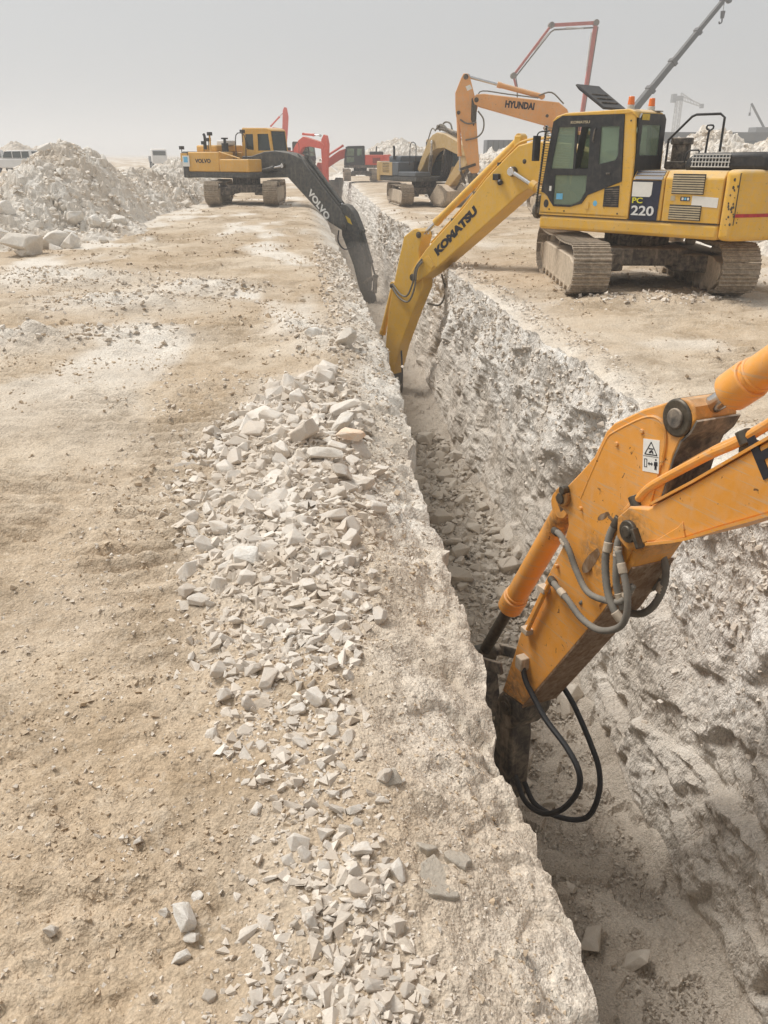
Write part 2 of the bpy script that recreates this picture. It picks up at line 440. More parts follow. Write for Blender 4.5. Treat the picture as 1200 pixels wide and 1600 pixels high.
class MB:
    """collects shapes, then links them as one mesh object"""
    def __init__(s): s.v, s.f = [], []
    def add(s, vs, fs):
        b = len(s.v)
        s.v += [tuple(v) for v in vs]
        s.f += [tuple(i + b for i in f) for f in fs]
        return s
    def box(s, x0, x1, y0, y1, z0, z1):
        vs = [(x, y, z) for x in (x0, x1) for y in (y0, y1) for z in (z0, z1)]
        return s.add(vs, [(0, 1, 3, 2), (4, 6, 7, 5), (0, 4, 5, 1), (2, 3, 7, 6), (0, 2, 6, 4), (1, 5, 7, 3)])
    def bar(s, p0, p1, w, h, up=(0, 0, 1)):
        p0, p1 = Vector(p0), Vector(p1)
        d = (p1 - p0).normalized(); u = Vector(up)
        if abs(d.dot(u)) > 0.98: u = Vector((1, 0, 0))
        r = d.cross(u).normalized(); u = r.cross(d).normalized()
        vs = [p + r * a * w / 2 + u * b * h / 2 for p in (p0, p1) for a, b in ((-1, -1), (1, -1), (1, 1), (-1, 1))]
        return s.add(vs, [(3, 2, 1, 0), (4, 5, 6, 7)] + [(i, (i + 1) % 4, 4 + (i + 1) % 4, 4 + i) for i in range(4)])
    def prism(s, poly, a, b, axis='y', holes=()):
        def P(u, v, w): return {'y': (u, w, v), 'z': (u, v, w), 'x': (w, u, v)}[axis]
        loops = [list(poly)] + [list(h) for h in holes]
        pts = [p for l in loops for p in l]
        n = len(pts)
        vs = [P(u, v, a) for u, v in pts] + [P(u, v, b) for u, v in pts]
        fs = []
        if holes:
            for t in tessellate_polygon([[Vector((u, v, 0)) for u, v in l] for l in loops]):
                fs.append(tuple(t)); fs.append(tuple(i + n for i in reversed(t)))
        else:
            fs.append(tuple(range(n))); fs.append(tuple(range(2 * n - 1, n - 1, -1)))
        k = 0
        for l in loops:
            m = len(l)
            for i in range(m):
                j = (i + 1) % m
                fs.append((k + i, k + j, n + k + j, n + k + i))
            k += m
        return s.add(vs, fs)
    def cyl(s, p0, p1, r, n=16, r2=None):
        p0, p1 = Vector(p0), Vector(p1)
        r2 = r if r2 is None else r2
        d = (p1 - p0).normalized()
        u = Vector((0, 0, 1)) if abs(d.z) < 0.9 else Vector((1, 0, 0))
        a = d.cross(u).normalized(); b = d.cross(a)
        vs = []
        for p, q in ((p0, r), (p1, r2)):
            vs += [p + (a * math.cos(2 * math.pi * i / n) + b * math.sin(2 * math.pi * i / n)) * q for i in range(n)]
        return s.add(vs, [tuple(range(n - 1, -1, -1)), tuple(range(n, 2 * n))] + [(i, (i + 1) % n, n + (i + 1) % n, n + i) for i in range(n)])
    def tube(s, pts, r, n=8, smooth=6, rib=0.0):
        pts = [Vector(p) for p in pts]
        if smooth and len(pts) > 2:
            q = [pts[0] * 2 - pts[1]] + pts + [pts[-1] * 2 - pts[-2]]
            o = []
            for i in range(1, len(q) - 2):
                for k in range(smooth):
                    t = k / smooth
                    a, b, c, d = q[i - 1], q[i], q[i + 1], q[i + 2]
                    o.append(0.5 * ((2 * b) + (c - a) * t + (2 * a - 5 * b + 4 * c - d) * t * t + (3 * b - a - 3 * c + d) * t ** 3))
            pts = o + [pts[-1]]
        vs, fs = [], []
        ref = Vector((0.31, 0.27, 0.91)).normalized()
        for i, p in enumerate(pts):
            d = (pts[min(i + 1, len(pts) - 1)] - pts[max(i - 1, 0)]).normalized()
            a = (ref - d * ref.dot(d)).normalized(); ref = a
            b = d.cross(a)
            q_ = r * (1 + (rib if i % 2 else -rib))
            vs += [p + (a * math.cos(2 * math.pi * k / n) + b * math.sin(2 * math.pi * k / n)) * q_ for k in range(n)]
        for i in range(len(pts) - 1):
            for k in range(n):
                fs.append((i * n + k, i * n + (k + 1) % n, (i + 1) * n + (k + 1) % n, (i + 1) * n + k))
        fs.append(tuple(range(n - 1, -1, -1))); fs.append(tuple(len(vs) - n + k for k in range(n)))
        return s.add(vs, fs)
    def xf(s, M):
        s.v = [tuple(M @ Vector(v)) for v in s.v]
        return s
    def mesh(s, name, ang=35):
        me = bpy.data.meshes.new(name)
        me.from_pydata(s.v, [], s.f)
        bm = bmesh.new(); bm.from_mesh(me)
        bmesh.ops.recalc_face_normals(bm, faces=bm.faces)
        bm.to_mesh(me); bm.free()
        me.polygons.foreach_set('use_smooth', [True] * len(me.polygons))
        me.set_sharp_from_angle(angle=R(ang))
        return me
    def build(s, name, mat, parent=None, bevel=0.0, seg=2, ang=35):
        o = link(name, s.mesh(name, ang), mat, parent)
        if bevel:
            b = o.modifiers.new('bevel', 'BEVEL')
            b.width = bevel; b.segments = seg; b.limit_method = 'ANGLE'; b.angle_limit = R(40)
            b.harden_normals = False
        return o

def copy_tree(o, parent=None):
    c = o.copy(); col.objects.link(c)
    if parent is not None: c.parent = parent
    for ch in [x for x in bpy.data.objects if x.parent == o]:
        copy_tree(ch, c)
    return c

def lettering(text, mat, parent, origin, right, up, height, bold=0.0, shear=0.0, depth=0.004, width=None):
    """flat letters; origin is the lower left corner of the word"""
    cu = bpy.data.curves.new('lettering', 'FONT')
    cu.body = text; cu.size = 1.0; cu.extrude = depth / height; cu.offset = bold; cu.shear = shear; cu.resolution_u = 3
    ob = bpy.data.objects.new('lettering', cu)
    col.objects.link(ob)
    bpy.context.view_layer.update()
    me = bpy.data.meshes.new_from_object(ob.evaluated_get(bpy.context.evaluated_depsgraph_get()))
    bpy.data.objects.remove(ob); bpy.data.curves.remove(cu)
    co = np.empty(len(me.vertices) * 3, np.float32); me.vertices.foreach_get('co', co); co = co.reshape(-1, 3)
    co[:, 0] -= co[:, 0].min(); co[:, 1] -= co[:, 1].min()
    k = height / co[:, 1].max()
    kx = k if width is None else width / co[:, 0].max()
    r, u = Vector(right).normalized(), Vector(up)
    u = (u - r * u.dot(r)).normalized(); n = r.cross(u)
    P = np.array(origin)[None] + co[:, :1] * kx * np.array(r)[None] + co[:, 1:2] * k * np.array(u)[None] + co[:, 2:3] * k * np.array(n)[None]
    me.vertices.foreach_set('co', P.astype(np.float32).ravel()); me.update()
    me.name = 'lettering'
    me.materials.clear()
    return link('lettering', me, mat, parent)

# ------------------------------------------------------------------ terrain: ground with a rock-cut trench along +Y
_ly = [-20, 1.6, 2.35, 3.0, 4.7, 6.5, 8.1, 12, 21.8, 39.7, 100, 4000]
_lx = [0.86, 0.845, 0.85, 0.82, 0.83, 0.77, 0.91, 0.96, 0.70, 0.24, 0.2, 0.2]
def lip_left(y):
    y = np.asarray(y, np.float32)
    return np.interp(y, _ly, _lx).astype(np.float32) + (0.085 * fbm2(y / 0.8, y * 0 + 3.1, 4, 5) + 0.03 * vnoise2(y / 0.13, y * 0, 6)) * S(0, 3, y)
_ry = [-20, 3, 6.9, 9.5, 14, 18.5, 32, 39.5, 100, 4000]
_rx = [3.35, 3.35, 3.31, 3.34, 3.22, 3.1, 3.3, 3.0, 3.0, 3.0]
def lip_right(y):
    y = np.asarray(y, np.float32)
    return np.interp(y, _ry, _rx).astype(np.float32) + 0.10 * fbm2(y / 1.1, y * 0 + 8.4, 3, 9)
def trench_on(y): return 1 - S(92, 120, y)
def floor_z(x, y):
    z = -3.62 + 0.15 * S(15, 23, y) + 0.07 * fbm2(x / 0.9, y / 0.9, 4, 40) + 0.02 * fbm2(x / 0.16, y / 0.16, 3, 44)
    z = z + 0.28 * S(8.2, 10.5, y) * (1 - S(13.5, 16, y))
    return z

BUMPS = [(-3.6, 14.6, 1.1, 0.7, 0.24), (-2.4, 16.2, 1.0, 0.8, 0.16), (-4.3, 11.4, 0.9, 0.6, 0.30), (-2.9, 11.9, 0.8, 0.5, 0.12), (0.12, 11.3, 0.45, 0.6, 0.16), (-0.35, 12.2, 0.4, 0.5, 0.14),
         (-5.5, 17.6, 1.6, 1.0, 0.25), (5.2, 14.2, 0.9, 0.4, 0.12), (6.4, 14.5, 0.8, 0.45, 0.10)]
def ground_z(x, y, fine=True):
    x = np.asarray(x, np.float32); y = np.asarray(y, np.float32)
    z = 0.06 * fbm2(x / 1.7, y / 1.7, 3, 60) + 0.036 * fbm2(x / 0.42, y / 0.3, 3, 64)
    near = 1 - S(26, 60, y)
    z = z + near * 0.020 * fbm2(x / 0.085, y / 0.07, 3, 68, 0.6)
    if fine: z = z + (1 - S(12, 30, y)) * (0.014 * facet(x / 0.075, y / 0.06, x * 0 + 0.5, 69, 1.1) * S(-0.35, 0.25, fbm2(x / 0.8, y / 0.6, 2, 70)) + 0.007 * facet(x / 0.035, y / 0.03, x * 0 + 0.5, 72, 1.1))
    # grouser marks pressed into the dirt by the crawlers
    patch = S(-0.4, 0.05, fbm2(x / 1.9, y / 1.4, 2, 71)) * S(-0.3, -0.8, x) + 0.8 * S(3.8, 4.6, x) * S(-0.1, 0.35, fbm2(x / 1.9, y / 1.4, 2, 74))
    z = z + near * 0.062 * patch * np.tanh(2.2 * np.sin((y + 0.12 * x) * 2 * np.pi / 0.21 + 1.6 * fbm2(x / 0.9, y / 0.9, 2, 77))) * (0.25 + 0.75 * np.maximum.reduce([S(0.42, 0.30, np.abs(x + c_)) for c_ in (1.25, 2.35, 3.6, 4.9)] + [S(3.8, 4.2, x)])) * (0.6 + 0.4 * vnoise2(x / 0.3, y / 0.3, 79))
    left = 1 - S(-0.6, 0.9, x)
    z = z + left * (0.30 * S(14, 33, y) + 0.20 * S(46, 80, y))
    for bx, by, rx, ry, h in BUMPS:
        z = z + h * np.exp(-((x - bx) / rx) ** 2 - ((y - by) / ry) ** 2) * (0.75 + 0.5 * vnoise2(x / 0.22, y / 0.22, 83))
    # the rubble strip heaped along the edge, then the broken chalk shoulder that falls to the lip
    z = z + 0.13 * np.exp(-((x + 0.38) / 0.5) ** 2) * S(3.0, 5.0, y) * (1 - S(8.3, 10, y)) + 0.05 * np.exp(-((x - 0.0) / 0.35) ** 2) * (1 - S(9, 12, y))
    d = lip_left(y) - x
    sh = np.clip(1 - d / 0.62, 0, 1)
    z = z - (x < 2) * 0.26 * sh ** 1.4
    shw = (x < 2) * S(0.8, 0.05, d) * near
    z = z + shw * (0.05 * fbm2(x / 0.25, y / 0.33, 3, 90) + (0.045 * facet(x / 0.34, y / 0.40, x * 0 + 0.5, 91, 1.2) + 0.028 * facet(x / 0.13, y / 0.15, x * 0 + 0.5, 92, 1.2) if fine else 0))
    # the far site rolls gently
    z = z + 0.8 * S(120, 400, np.hypot(x, y)) * fbm2(x / 160, y / 160, 3, 95)
    return z

def terrain():
    ys = list(np.arange(-14, 0.5, 0.5)) + [0.5]
    y = 0.5
    while y < 4000:
        d = math.hypot(y, 2.0)
        y += 0.0054 * d if y < 60 else 0.012 * d if y < 110 else 0.06 * d
        ys.append(y)
    Y = np.array(ys, np.float32); nr = len(Y)
    dist = np.hypot(np.maximum(Y, 0), 2.0) + np.maximum(-Y, 0)
    k = np.concatenate([np.arange(0, 0.30, 0.0048), np.arange(0.30, 0.95, 0.0068)])
    kk = [k[-1]]
    while kk[-1] < 400: kk.append(kk[-1] * 1.28)
    k = np.concatenate([k, kk[1:]]).astype(np.float32)
    kr = np.concatenate([np.arange(0, 0.5, 0.0062), np.arange(0.5, 1.0, 0.011)])
    kk = [kr[-1]]
    while kk[-1] < 400: kk.append(kk[-1] * 1.28)
    kr = np.concatenate([kr, kk[1:]]).astype(np.float32)
    LL, LR = lip_left(Y), lip_right(Y)
    on = trench_on(Y)
    # rock relief of the walls, sampled on the wall sheet
    def relief(xx, yy, zz, seed):
        rough = S(-0.1, 0.35, fbm3(xx / 1.1, yy / 1.1, zz / 0.8, 2, seed + 30))
        o = 0.17 * facet(xx / 1.25, yy / 1.25, zz / 1.05, seed, 0.9) + 0.10 * facet(xx / 0.5, yy / 0.5, zz / 0.46, seed + 1, 1.1) + (0.035 + 0.03 * rough) * facet(xx / 0.19, yy / 0.19, zz / 0.19, seed + 2, 1.0) + (0.012 + 0.02 * rough) * facet(xx / 0.085, yy / 0.085, zz / 0.085, seed + 3, 1.2)
        o = o + 0.05 * fbm3(xx / 0.5, yy / 0.16 + zz * 0.5, zz / 1.5, 3, seed + 15) * S(-0.4, -1.4, zz)
        o = o + 0.14 * fbm3(xx / 1.6, yy / 1.6, zz / 0.8, 4, seed + 9)
        return o * 0.62
    YY = Y[:, None]
    # left plateau (from far left to the lip)
    XL = LL[:, None] - (k[::-1])[None, :] * dist[:, None]
    ZL = ground_z(XL, np.broadcast_to(YY, XL.shape))
    # right plateau
    XR = LR[:, None] + kr[None, :] * dist[:, None]
    ZR = ground_z(XR, np.broadcast_to(YY, XR.shape))
    # right lip: the top metre is ragged
    nw = 170
    t = np.linspace(0, 1, nw + 2)[1:-1].astype(np.float32)[None, :]
    Zb = floor_z(np.full_like(Y, 3.0), Y) * on
    Zt = ZR[:, 0]
    XW = (LR - 0.28)[:, None] * (1 - t) + LR[:, None] * t - 0.04 * (1 - t) ** 3
    ZW = (Zb[:, None] * (1 - t) + Zt[:, None] * t)
    rel = relief(XW, np.broadcast_to(YY, XW.shape), ZW, 200) * on[:, None]
    for _ in range(1):                              # crumbled, not knife-sharp, steps between the broken blocks
        rel[1:-1] = 0.25 * rel[:-2] + 0.5 * rel[1:-1] + 0.25 * rel[2:]
        rel[:, 1:-1] = 0.25 * rel[:, :-2] + 0.5 * rel[:, 1:-1] + 0.25 * rel[:, 2:]
    rel = rel + on[:, None] * 0.018 * fbm3(XW / 0.05, np.broadcast_to(YY, XW.shape) / 0.05, ZW / 0.07, 2, 260)
    XW = XW - rel * S(0, 0.06, t) * (0.55 + 0.45 * S(1.0, 0.8, t)) - 0.0
    ZW = ZW + 0.12 * rel * S(0.0, 0.1, t) * S(1.0, 0.9, t)
    lipx = XW[:, -1] - LR
    XR = XR + lipx[:, None] * np.exp(-(kr[None, :] * dist[:, None]) / 0.25)
    # broken edge of the right bank
    edge = np.exp(-(kr[None, :] * dist[:, None]) / 0.45)
    ZR = ZR - edge * (0.10 + 0.10 * fbm2(XR / 0.35, np.broadcast_to(YY, XR.shape) / 0.35, 3, 130)) * on[:, None]
    ZW = ZW - (t ** 6) * (0.10) * on[:, None]
    # left wall (mostly hidden below the lip)
    nl = 34
    tl = np.linspace(0, 1, nl + 2)[1:-1].astype(np.float32)[None, :]
    Zbl = floor_z(np.full_like(Y, 1.1), Y) * on
    XV = LL[:, None] * (1 - tl) + (LL + 0.16)[:, None] * tl
    ZV = ZL[:, -1][:, None] * (1 - tl) + Zbl[:, None] * tl
    rl = relief(XV, np.broadcast_to(YY, XV.shape), ZV, 300) * on[:, None]
    XV = XV + (rl * 0.5 - 0.06) * S(0, 0.12, tl)
    # floor
    nf = 78
    tf = np.linspace(0, 1, nf).astype(np.float32)[None, :]
    XF = (LL + 0.16)[:, None] * (1 - tf) + (LR - 0.32)[:, None] * tf
    YF = np.broadcast_to(YY, XF.shape)
    ZF = (floor_z(XF, YF) + 0.14 * S(0.88, 1.0, tf) ** 2 * (1 + fbm2(XF / 0.5, YF / 0.5, 2, 140))) * on[:, None]
    ZF = ZF + on[:, None] * 0.05 * facet(XF / 0.22, YF / 0.22, ZF * 0, 150)
    ZW = ZW + (ZF[:, -1] - Zb)[:, None] * (1 - t) ** 4
    X = np.concatenate([XL, XV, XF, XW, XR], 1)
    Z = np.concatenate([ZL, ZV, ZF, ZW, ZR], 1)
    Yg = np.broadcast_to(YY, X.shape)
    nc = X.shape[1]
    # chalk: 1 on the cut faces, patchy on the shoulders
    cl = S(0.85, 0.20, LL[:, None] - XL) * (0.80 + 0.75 * fbm2(XL / 0.6, np.broadcast_to(YY, XL.shape) / 0.8, 3, 160)) + 0.85 * S(0.0, 0.32, fbm2(XL / 1.3, np.broadcast_to(YY, XL.shape) / 2.2, 3, 165)) * (0.12 + 0.88 * S(6, 12, YY)) * S(0.6, 1.4, LL[:, None] - XL)
    cl = np.maximum(cl, 0.6 * np.exp(-((XL + 0.38) / 0.45) ** 2) * S(3.2, 5.0, YY) * (1 - S(8.5, 10, YY)))
    for bx, by, rx, ry, h in BUMPS:
        cl = np.maximum(cl, np.exp(-((XL - bx) / (rx * 1.15)) ** 2 - ((YY - by) / (ry * 1.15)) ** 2) * 0.9)
    cr = edge * (0.6 + 0.5 * fbm2(XR / 0.5, np.broadcast_to(YY, XR.shape) / 0.7, 3, 170)) + 0.45 * S(0.2, 0.5, fbm2(XR / 1.6, np.broadcast_to(YY, XR.shape) / 2.2, 3, 175))
    cw = np.clip(0.95 + 0.55 * fbm3(XW / 0.8, np.broadcast_to(YY, XW.shape) / 0.8, ZW / 0.5, 3, 180), 0.25, 1) * (0.45 + 0.55 * S(0.30, 0.70, t))
    CH = np.concatenate([np.clip(cl, 0, 1), np.full_like(XV, 0.75), np.full_like(XF, 0.15), cw, np.clip(cr, 0, 1)], 1)
    V = np.stack([X, Yg, Z], -1).reshape(-1, 3)
    idx = np.arange(nr * nc, dtype=np.int32).reshape(nr, nc)
    Q = np.stack([idx[:-1, :-1], idx[:-1, 1:], idx[1:, 1:], idx[1:, :-1]], -1)
    a, b = XL.shape[1] - 1, XL.shape[1] + XV.shape[1] + XF.shape[1] + XW.shape[1]
    r_end = int(np.searchsorted(Y, 121))
    def part(name, sel, mat, smooth=True):
        q = sel.reshape(-1, 4)
        used = np.unique(q)
        mp = np.zeros(nr * nc, np.int32); mp[used] = np.arange(len(used))
        o = link(name, fast_mesh(name, V[used], mp[q], {'chalk': CH.reshape(-1)[used]}, smooth), mat)
        return tag(o, kind='structure')
    q_ground = np.concatenate([Q[:, :a].reshape(-1, 4), Q[:, b:].reshape(-1, 4), Q[r_end:, a:b].reshape(-1, 4)])
    # loose chunks still stuck in the upper part of the right wall
    rr = np.flatnonzero((Y > 4.0) & (Y < 42))
    pr = rng.choice(rr, 5200); pc = (nw - 1 - np.abs(rng.normal(0, 0.30, 5200)) * nw).astype(int).clip(8, nw - 1)
    global WALL_PTS
    WALL_PTS = np.stack([XW[pr, pc], Y[pr], ZW[pr, pc]], 1).astype(np.float32)
    part('ground', q_ground, 'ground')
    part('trench', Q[:r_end, a:b], 'trench', False)

terrain()

# ------------------------------------------------------------------ stones
def stone_template(n, seed, sx=1.0, sy=0.8, sz=0.6, bevel=0.035, dissolve=14):
    r = np.random.default_rng(seed)
    p = r.normal(size=(n, 3)); p /= np.linalg.norm(p, axis=1)[:, None]
    p = np.sign(p) * np.abs(p) ** r.uniform(0.45, 0.8)          # blocky
    p *= r.uniform(0.72, 1.0, (n, 1))
    p *= np.array([sx, sy, sz]) * r.uniform(0.85, 1.15, 3)
    bm = bmesh.new()
    vs = [bm.verts.new(q) for q in p]
    res = bmesh.ops.convex_hull(bm, input=vs)
    bmesh.ops.delete(bm, geom=[e for e in set(res['geom_interior']) | set(res['geom_unused']) if isinstance(e, bmesh.types.BMVert)], context='VERTS')
    if dissolve:
        bmesh.ops.dissolve_limit(bm, angle_limit=R(dissolve), verts=bm.verts, edges=bm.edges)
    if bevel:
        bmesh.ops.bevel(bm, geom=bm.edges[:], offset=bevel, segments=1, affect='EDGES', clamp_overlap=True)
    bmesh.ops.remove_doubles(bm, verts=bm.verts, dist=0.004)
    bmesh.ops.recalc_face_normals(bm, faces=bm.faces)
    for f in bm.faces:
        if f.normal.dot(f.calc_center_median()) < 0: f.normal_flip()
    me = bpy.data.meshes.new('stone')
    bm.to_mesh(me); bm.free()
    return me

def tri_template(n, seed, sz=0.6):
    me = stone_template(n, seed, 1, 0.85, sz, 0, 0)
    me.calc_loop_triangles()
    v = np.empty(len(me.vertices) * 3, np.float32); me.vertices.foreach_get('co', v)
    t = np.empty(len(me.loop_triangles) * 3, np.int32); me.loop_triangles.foreach_get('vertices', t)
    bpy.data.meshes.remove(me)
    return v.reshape(-1, 3), t.reshape(-1, 3)

TRI = [tri_template(7 + (i % 3), 500 + i, 0.55 + 0.08 * (i % 4)) for i in range(10)]

def gravel(name, P, size, mat, sink=0.25):
    """many small stones as one mesh"""
    n = len(P)
    kind = rng.integers(0, len(TRI), n)
    Vs, Fs, Rn, base = [], [], [], 0
    for k, (v, t) in enumerate(TRI):
        sel = np.where(kind == k)[0]
        if not len(sel): continue
        m = len(sel)
        az = rng.uniform(0, 2 * np.pi, m); ti = rng.normal(0, 0.35, m); tj = rng.normal(0, 0.35, m)
        ca, sa = np.cos(az), np.sin(az)
        sc_ = size[sel][:, None] * rng.uniform(0.75, 1.25, (m, 3))
        q = v[None] * sc_[:, None, :]
        x, y, z = q[..., 0], q[..., 1], q[..., 2]
        z, x = z * np.cos(ti)[:, None] - x * np.sin(ti)[:, None], z * np.sin(ti)[:, None] + x * np.cos(ti)[:, None]
        z, y = z * np.cos(tj)[:, None] - y * np.sin(tj)[:, None], z * np.sin(tj)[:, None] + y * np.cos(tj)[:, None]
        x, y = x * ca[:, None] - y * sa[:, None], x * sa[:, None] + y * ca[:, None]
        q = np.stack([x + P[sel, 0][:, None], y + P[sel, 1][:, None], z + (P[sel, 2] + size[sel] * (sink + rng.uniform(-0.22, 0.16, m)))[:, None]], -1)
        Vs.append(q.reshape(-1, 3))
        Fs.append((t[None] + (np.arange(m) * len(v))[:, None, None] + base).reshape(-1, 3))
        Rn.append(np.repeat(rng.uniform(0, 1, m), len(v)))
        base += m * len(v)
    me = fast_mesh(name, np.concatenate(Vs), np.concatenate(Fs), {'rnd': np.concatenate(Rn)}, smooth=False)
    return link(name, me, mat)

STONES = [stone_template(16 + (i % 4) * 3, 900 + i, 1.0, random.uniform(0.65, 0.95), random.uniform(0.5, 0.8)) for i in range(16)]
STONES += [stone_template(19 + 3 * k, 77 + k, 1.0, 0.9, 0.8) for k in range(3)]
_stone_mats = {}
def stone(name, x, y, z, s, mat, label, group, cat='stone', rot=None, tilt=0.4, scale=None, i=None):
    k = random.randrange(len(STONES) - 3) if i is None else i
    key = (k, mat)
    if key not in _stone_mats:
        me = STONES[k].copy(); me.materials.append(MT[mat]); _stone_mats[key] = me
    o = bpy.data.objects.new(name, _stone_mats[key])
    col.objects.link(o)
    o.location = (x, y, z)
    o.rotation_euler = rot or (random.gauss(0, tilt), random.gauss(0, tilt), random.uniform(0, 6.28))
    o.scale = scale or tuple(s * random.uniform(0.8, 1.2) for _ in range(3))
    return tag(o, label, cat, group, 'thing')

def gz(x, y, fine=False): return float(ground_z(np.float32([x]), np.float32([y]), fine)[0])
def fz(x, y): return float(floor_z(np.float32([x]), np.float32([y]))[0])

def rubble_density(x, y):
    """where broken stone lies on the left bank"""
    yy = np.asarray(y); xx = np.asarray(x)
    left = np.interp(yy, [1.4, 2.2, 2.9, 3.6, 4.6, 6.1, 7.4, 8.9, 9.6], [-0.28, -0.20, -0.33, -0.62, -0.75, -1.15, -1.0, -0.3, 0.0])
    right = np.interp(yy, [1.4, 2.2, 2.9, 3.6, 4.6, 6.1, 7.4, 8.9, 9.6], [0.30, 0.16, 0.10, 0.16, 0.20, 0.38, 0.42, 0.30, 0.2])
    c = np.clip(np.minimum((xx - left) / 0.5, (right - xx) / 0.25) + 0.45, 0, 1)
    w = np.interp(yy, [1.4, 1.9, 2.3, 2.6, 3.0, 4.0, 8.0, 9.0, 9.8], [0.8, 0.85, 0.45, 0.5, 0.9, 1, 1, 0.5, 0])
    return c * w * np.clip(0.75 + 0.9 * fbm2(xx / 0.5, yy / 0.5, 3, 333), 0, 1)

# the larger stones of the rubble strip, one by one
cand = []
pts = []
tries = 0
while len(pts) < 292 and tries < 60000:
    tries += 1
    y = 1.35 * (9.6 / 1.35) ** random.random()
    x = random.uniform(-1.3, 0.5)
    if random.random() > float(rubble_density(np.float32([x]), np.float32([y]))[0]): continue
    s = min((0.0105 + 0.0115 * random.random() ** 1.6) * (y + 0.25), 0.15)
    if any((x - a) ** 2 + (y - b) ** 2 < (0.66 * (s + c)) ** 2 for a, b, c in pts): continue
    pts.append((x, y, s))
for x, y, s in pts:
    where = 'near the bottom of the picture' if y < 2.6 else 'in the rubble strip'
    big = 'fist-sized' if s < 0.05 else 'hand-sized' if s < 0.085 else 'large'
    stone('limestone_lump', x, y, gz(x, y, True) + random.uniform(-0.08, 0.34) * s, s, 'stone', f'{big} angular pale limestone lump {where} along the trench edge', f'{big} rubble stones {where} beside the trench')
# stones that stand out by themselves
def lone(x, y, s, mat, label, sc_=None, name='limestone_block', sink=0.25):
    return stone(name, x, y, gz(x, y, True) + sink * s, s, mat, label, None, 'stone', scale=sc_, i=random.choice((16, 17, 18)))
lone(0.30, 10.85, 0.19, 'white_stone', 'big whitish boulder standing alone on the trench lip near the yellow arm', (0.21, 0.19, 0.20), sink=0.45)
lone(-0.08, 11.2, 0.14, 'white_stone', 'low whitish boulder half sunk left of the big boulder on the lip', (0.24, 0.17, 0.15))
lone(0.12, 10.55, 0.07, 'stone', 'small stone in front of the big whitish boulder')
lone(-0.53, 2.05, 0.06, 'white_stone', 'lone grey and white knobbly stone in the dirt, lower left', (0.062, 0.052, 0.046), sink=0.3)
lone(-0.525, 1.93, 0.05, 'white_stone', 'second grey and white stone just below the lone knobbly one', (0.048, 0.036, 0.035), sink=0.4)
lone(-0.50, 1.99, 0.03, 'stone', 'small pale chip between the two grey and white stones', (0.035, 0.024, 0.02))
lone(-0.50, 2.15, 0.03, 'white_stone', 'bright white chip just above the lone knobbly stone', (0.03, 0.03, 0.028))
lone(-0.60, 2.08, 0.03, 'stone', 'small tan stone left of the lone knobbly stone', (0.03, 0.026, 0.025))
lone(-0.96, 2.02, 0.05, 'stone', 'isolated beige stone in the dirt at the far lower left', (0.036, 0.032, 0.026), sink=0.35)
lone(-0.75, 2.4, 0.03, 'stone', 'rounded beige pebble alone in the dirt, lower left', (0.028, 0.024, 0.022))
lone(-0.49, 4.45, 0.09, 'white_stone', 'flat bright white stone on the left side of the rubble strip', (0.115, 0.08, 0.05), sink=0.5)
lone(0.22, 6.75, 0.14, 'orange_stone', 'ochre stained slab on top of the rubble strip', (0.15, 0.11, 0.075), sink=0.75)
lone(0.16, 7.05, 0.14, 'white_stone', 'bright white slab lying behind the ochre stained slab', (0.16, 0.11, 0.085), sink=0.8)
lone(0.20, 7.50, 0.15, 'stone', 'bluish grey wedge at the top of the rubble strip', (0.19, 0.11, 0.085), sink=0.7)
lone(0.12, 5.85, 0.16, 'stone', 'long flat grey slab at the right of the rubble strip', (0.17, 0.10, 0.07), sink=0.5)
lone(-0.02, 6.2, 0.15, 'white_stone', 'broad pale slab in the middle of the rubble strip', (0.21, 0.12, 0.07), sink=0.6)
lone(0.22, 2.62, 0.09, 'clay', 'smooth grey flake lying on the chalk shoulder', (0.06, 0.05, 0.024), sink=0.15)
lone(-0.02, 8.75, 0.12, 'stone', 'pale slab at the far end of the rubble strip', (0.2, 0.1, 0.07))

# patch of dried clay stuck to the chalk shoulder, cracked in three
m = MB()
for cx, cy, rx, ry, h in ((0.36, 2.17, 0.085, 0.10, 0.012), (0.455, 2.30, 0.055, 0.06, 0.008), (0.34, 2.335, 0.05, 0.045, 0.016)):
    m.prism([(cx + rx * math.cos(a) * random.uniform(0.72, 1.12), cy + ry * math.sin(a) * random.uniform(0.72, 1.12)) for a in [i * math.pi / 8 for i in range(16)]], -0.06, h, 'z')
o = m.build('clay_slab', 'clay', None, 0.006)
for v in o.data.vertices:
    v.co.z += gz(0.36, 2.22, True) + 0.005 - 0.32 * (v.co.x - 0.36) + 0.02 * math.sin(v.co.y * 31)
tag(o, 'smooth grey patch of dried clay broken in three on the chalk shoulder', 'clay slab')

def sprinkle(n, ya, yb, xa, xb, sa, sb, dens=None, zf=ground_z, power=2.2, scale_dist=True):
    """positions and sizes; xa, xb functions of y"""
    y = ya * (yb / ya) ** rng.random(n)
    x = xa(y) + (xb(y) - xa(y)) * rng.random(n)
    if dens is not None:
        keep = rng.random(n) < dens(x, y)
        x, y = x[keep], y[keep]
    s = sa + (sb - sa) * rng.random(len(x)) ** power
    if scale_dist: s = s * (0.45 + 0.28 * np.hypot(y, 2.0))
    return np.stack([x, y, zf(x, y)], 1).astype(np.float32), s.astype(np.float32)

def cat_(*ps): return np.concatenate([p[0] for p in ps]), np.concatenate([p[1] for p in ps])

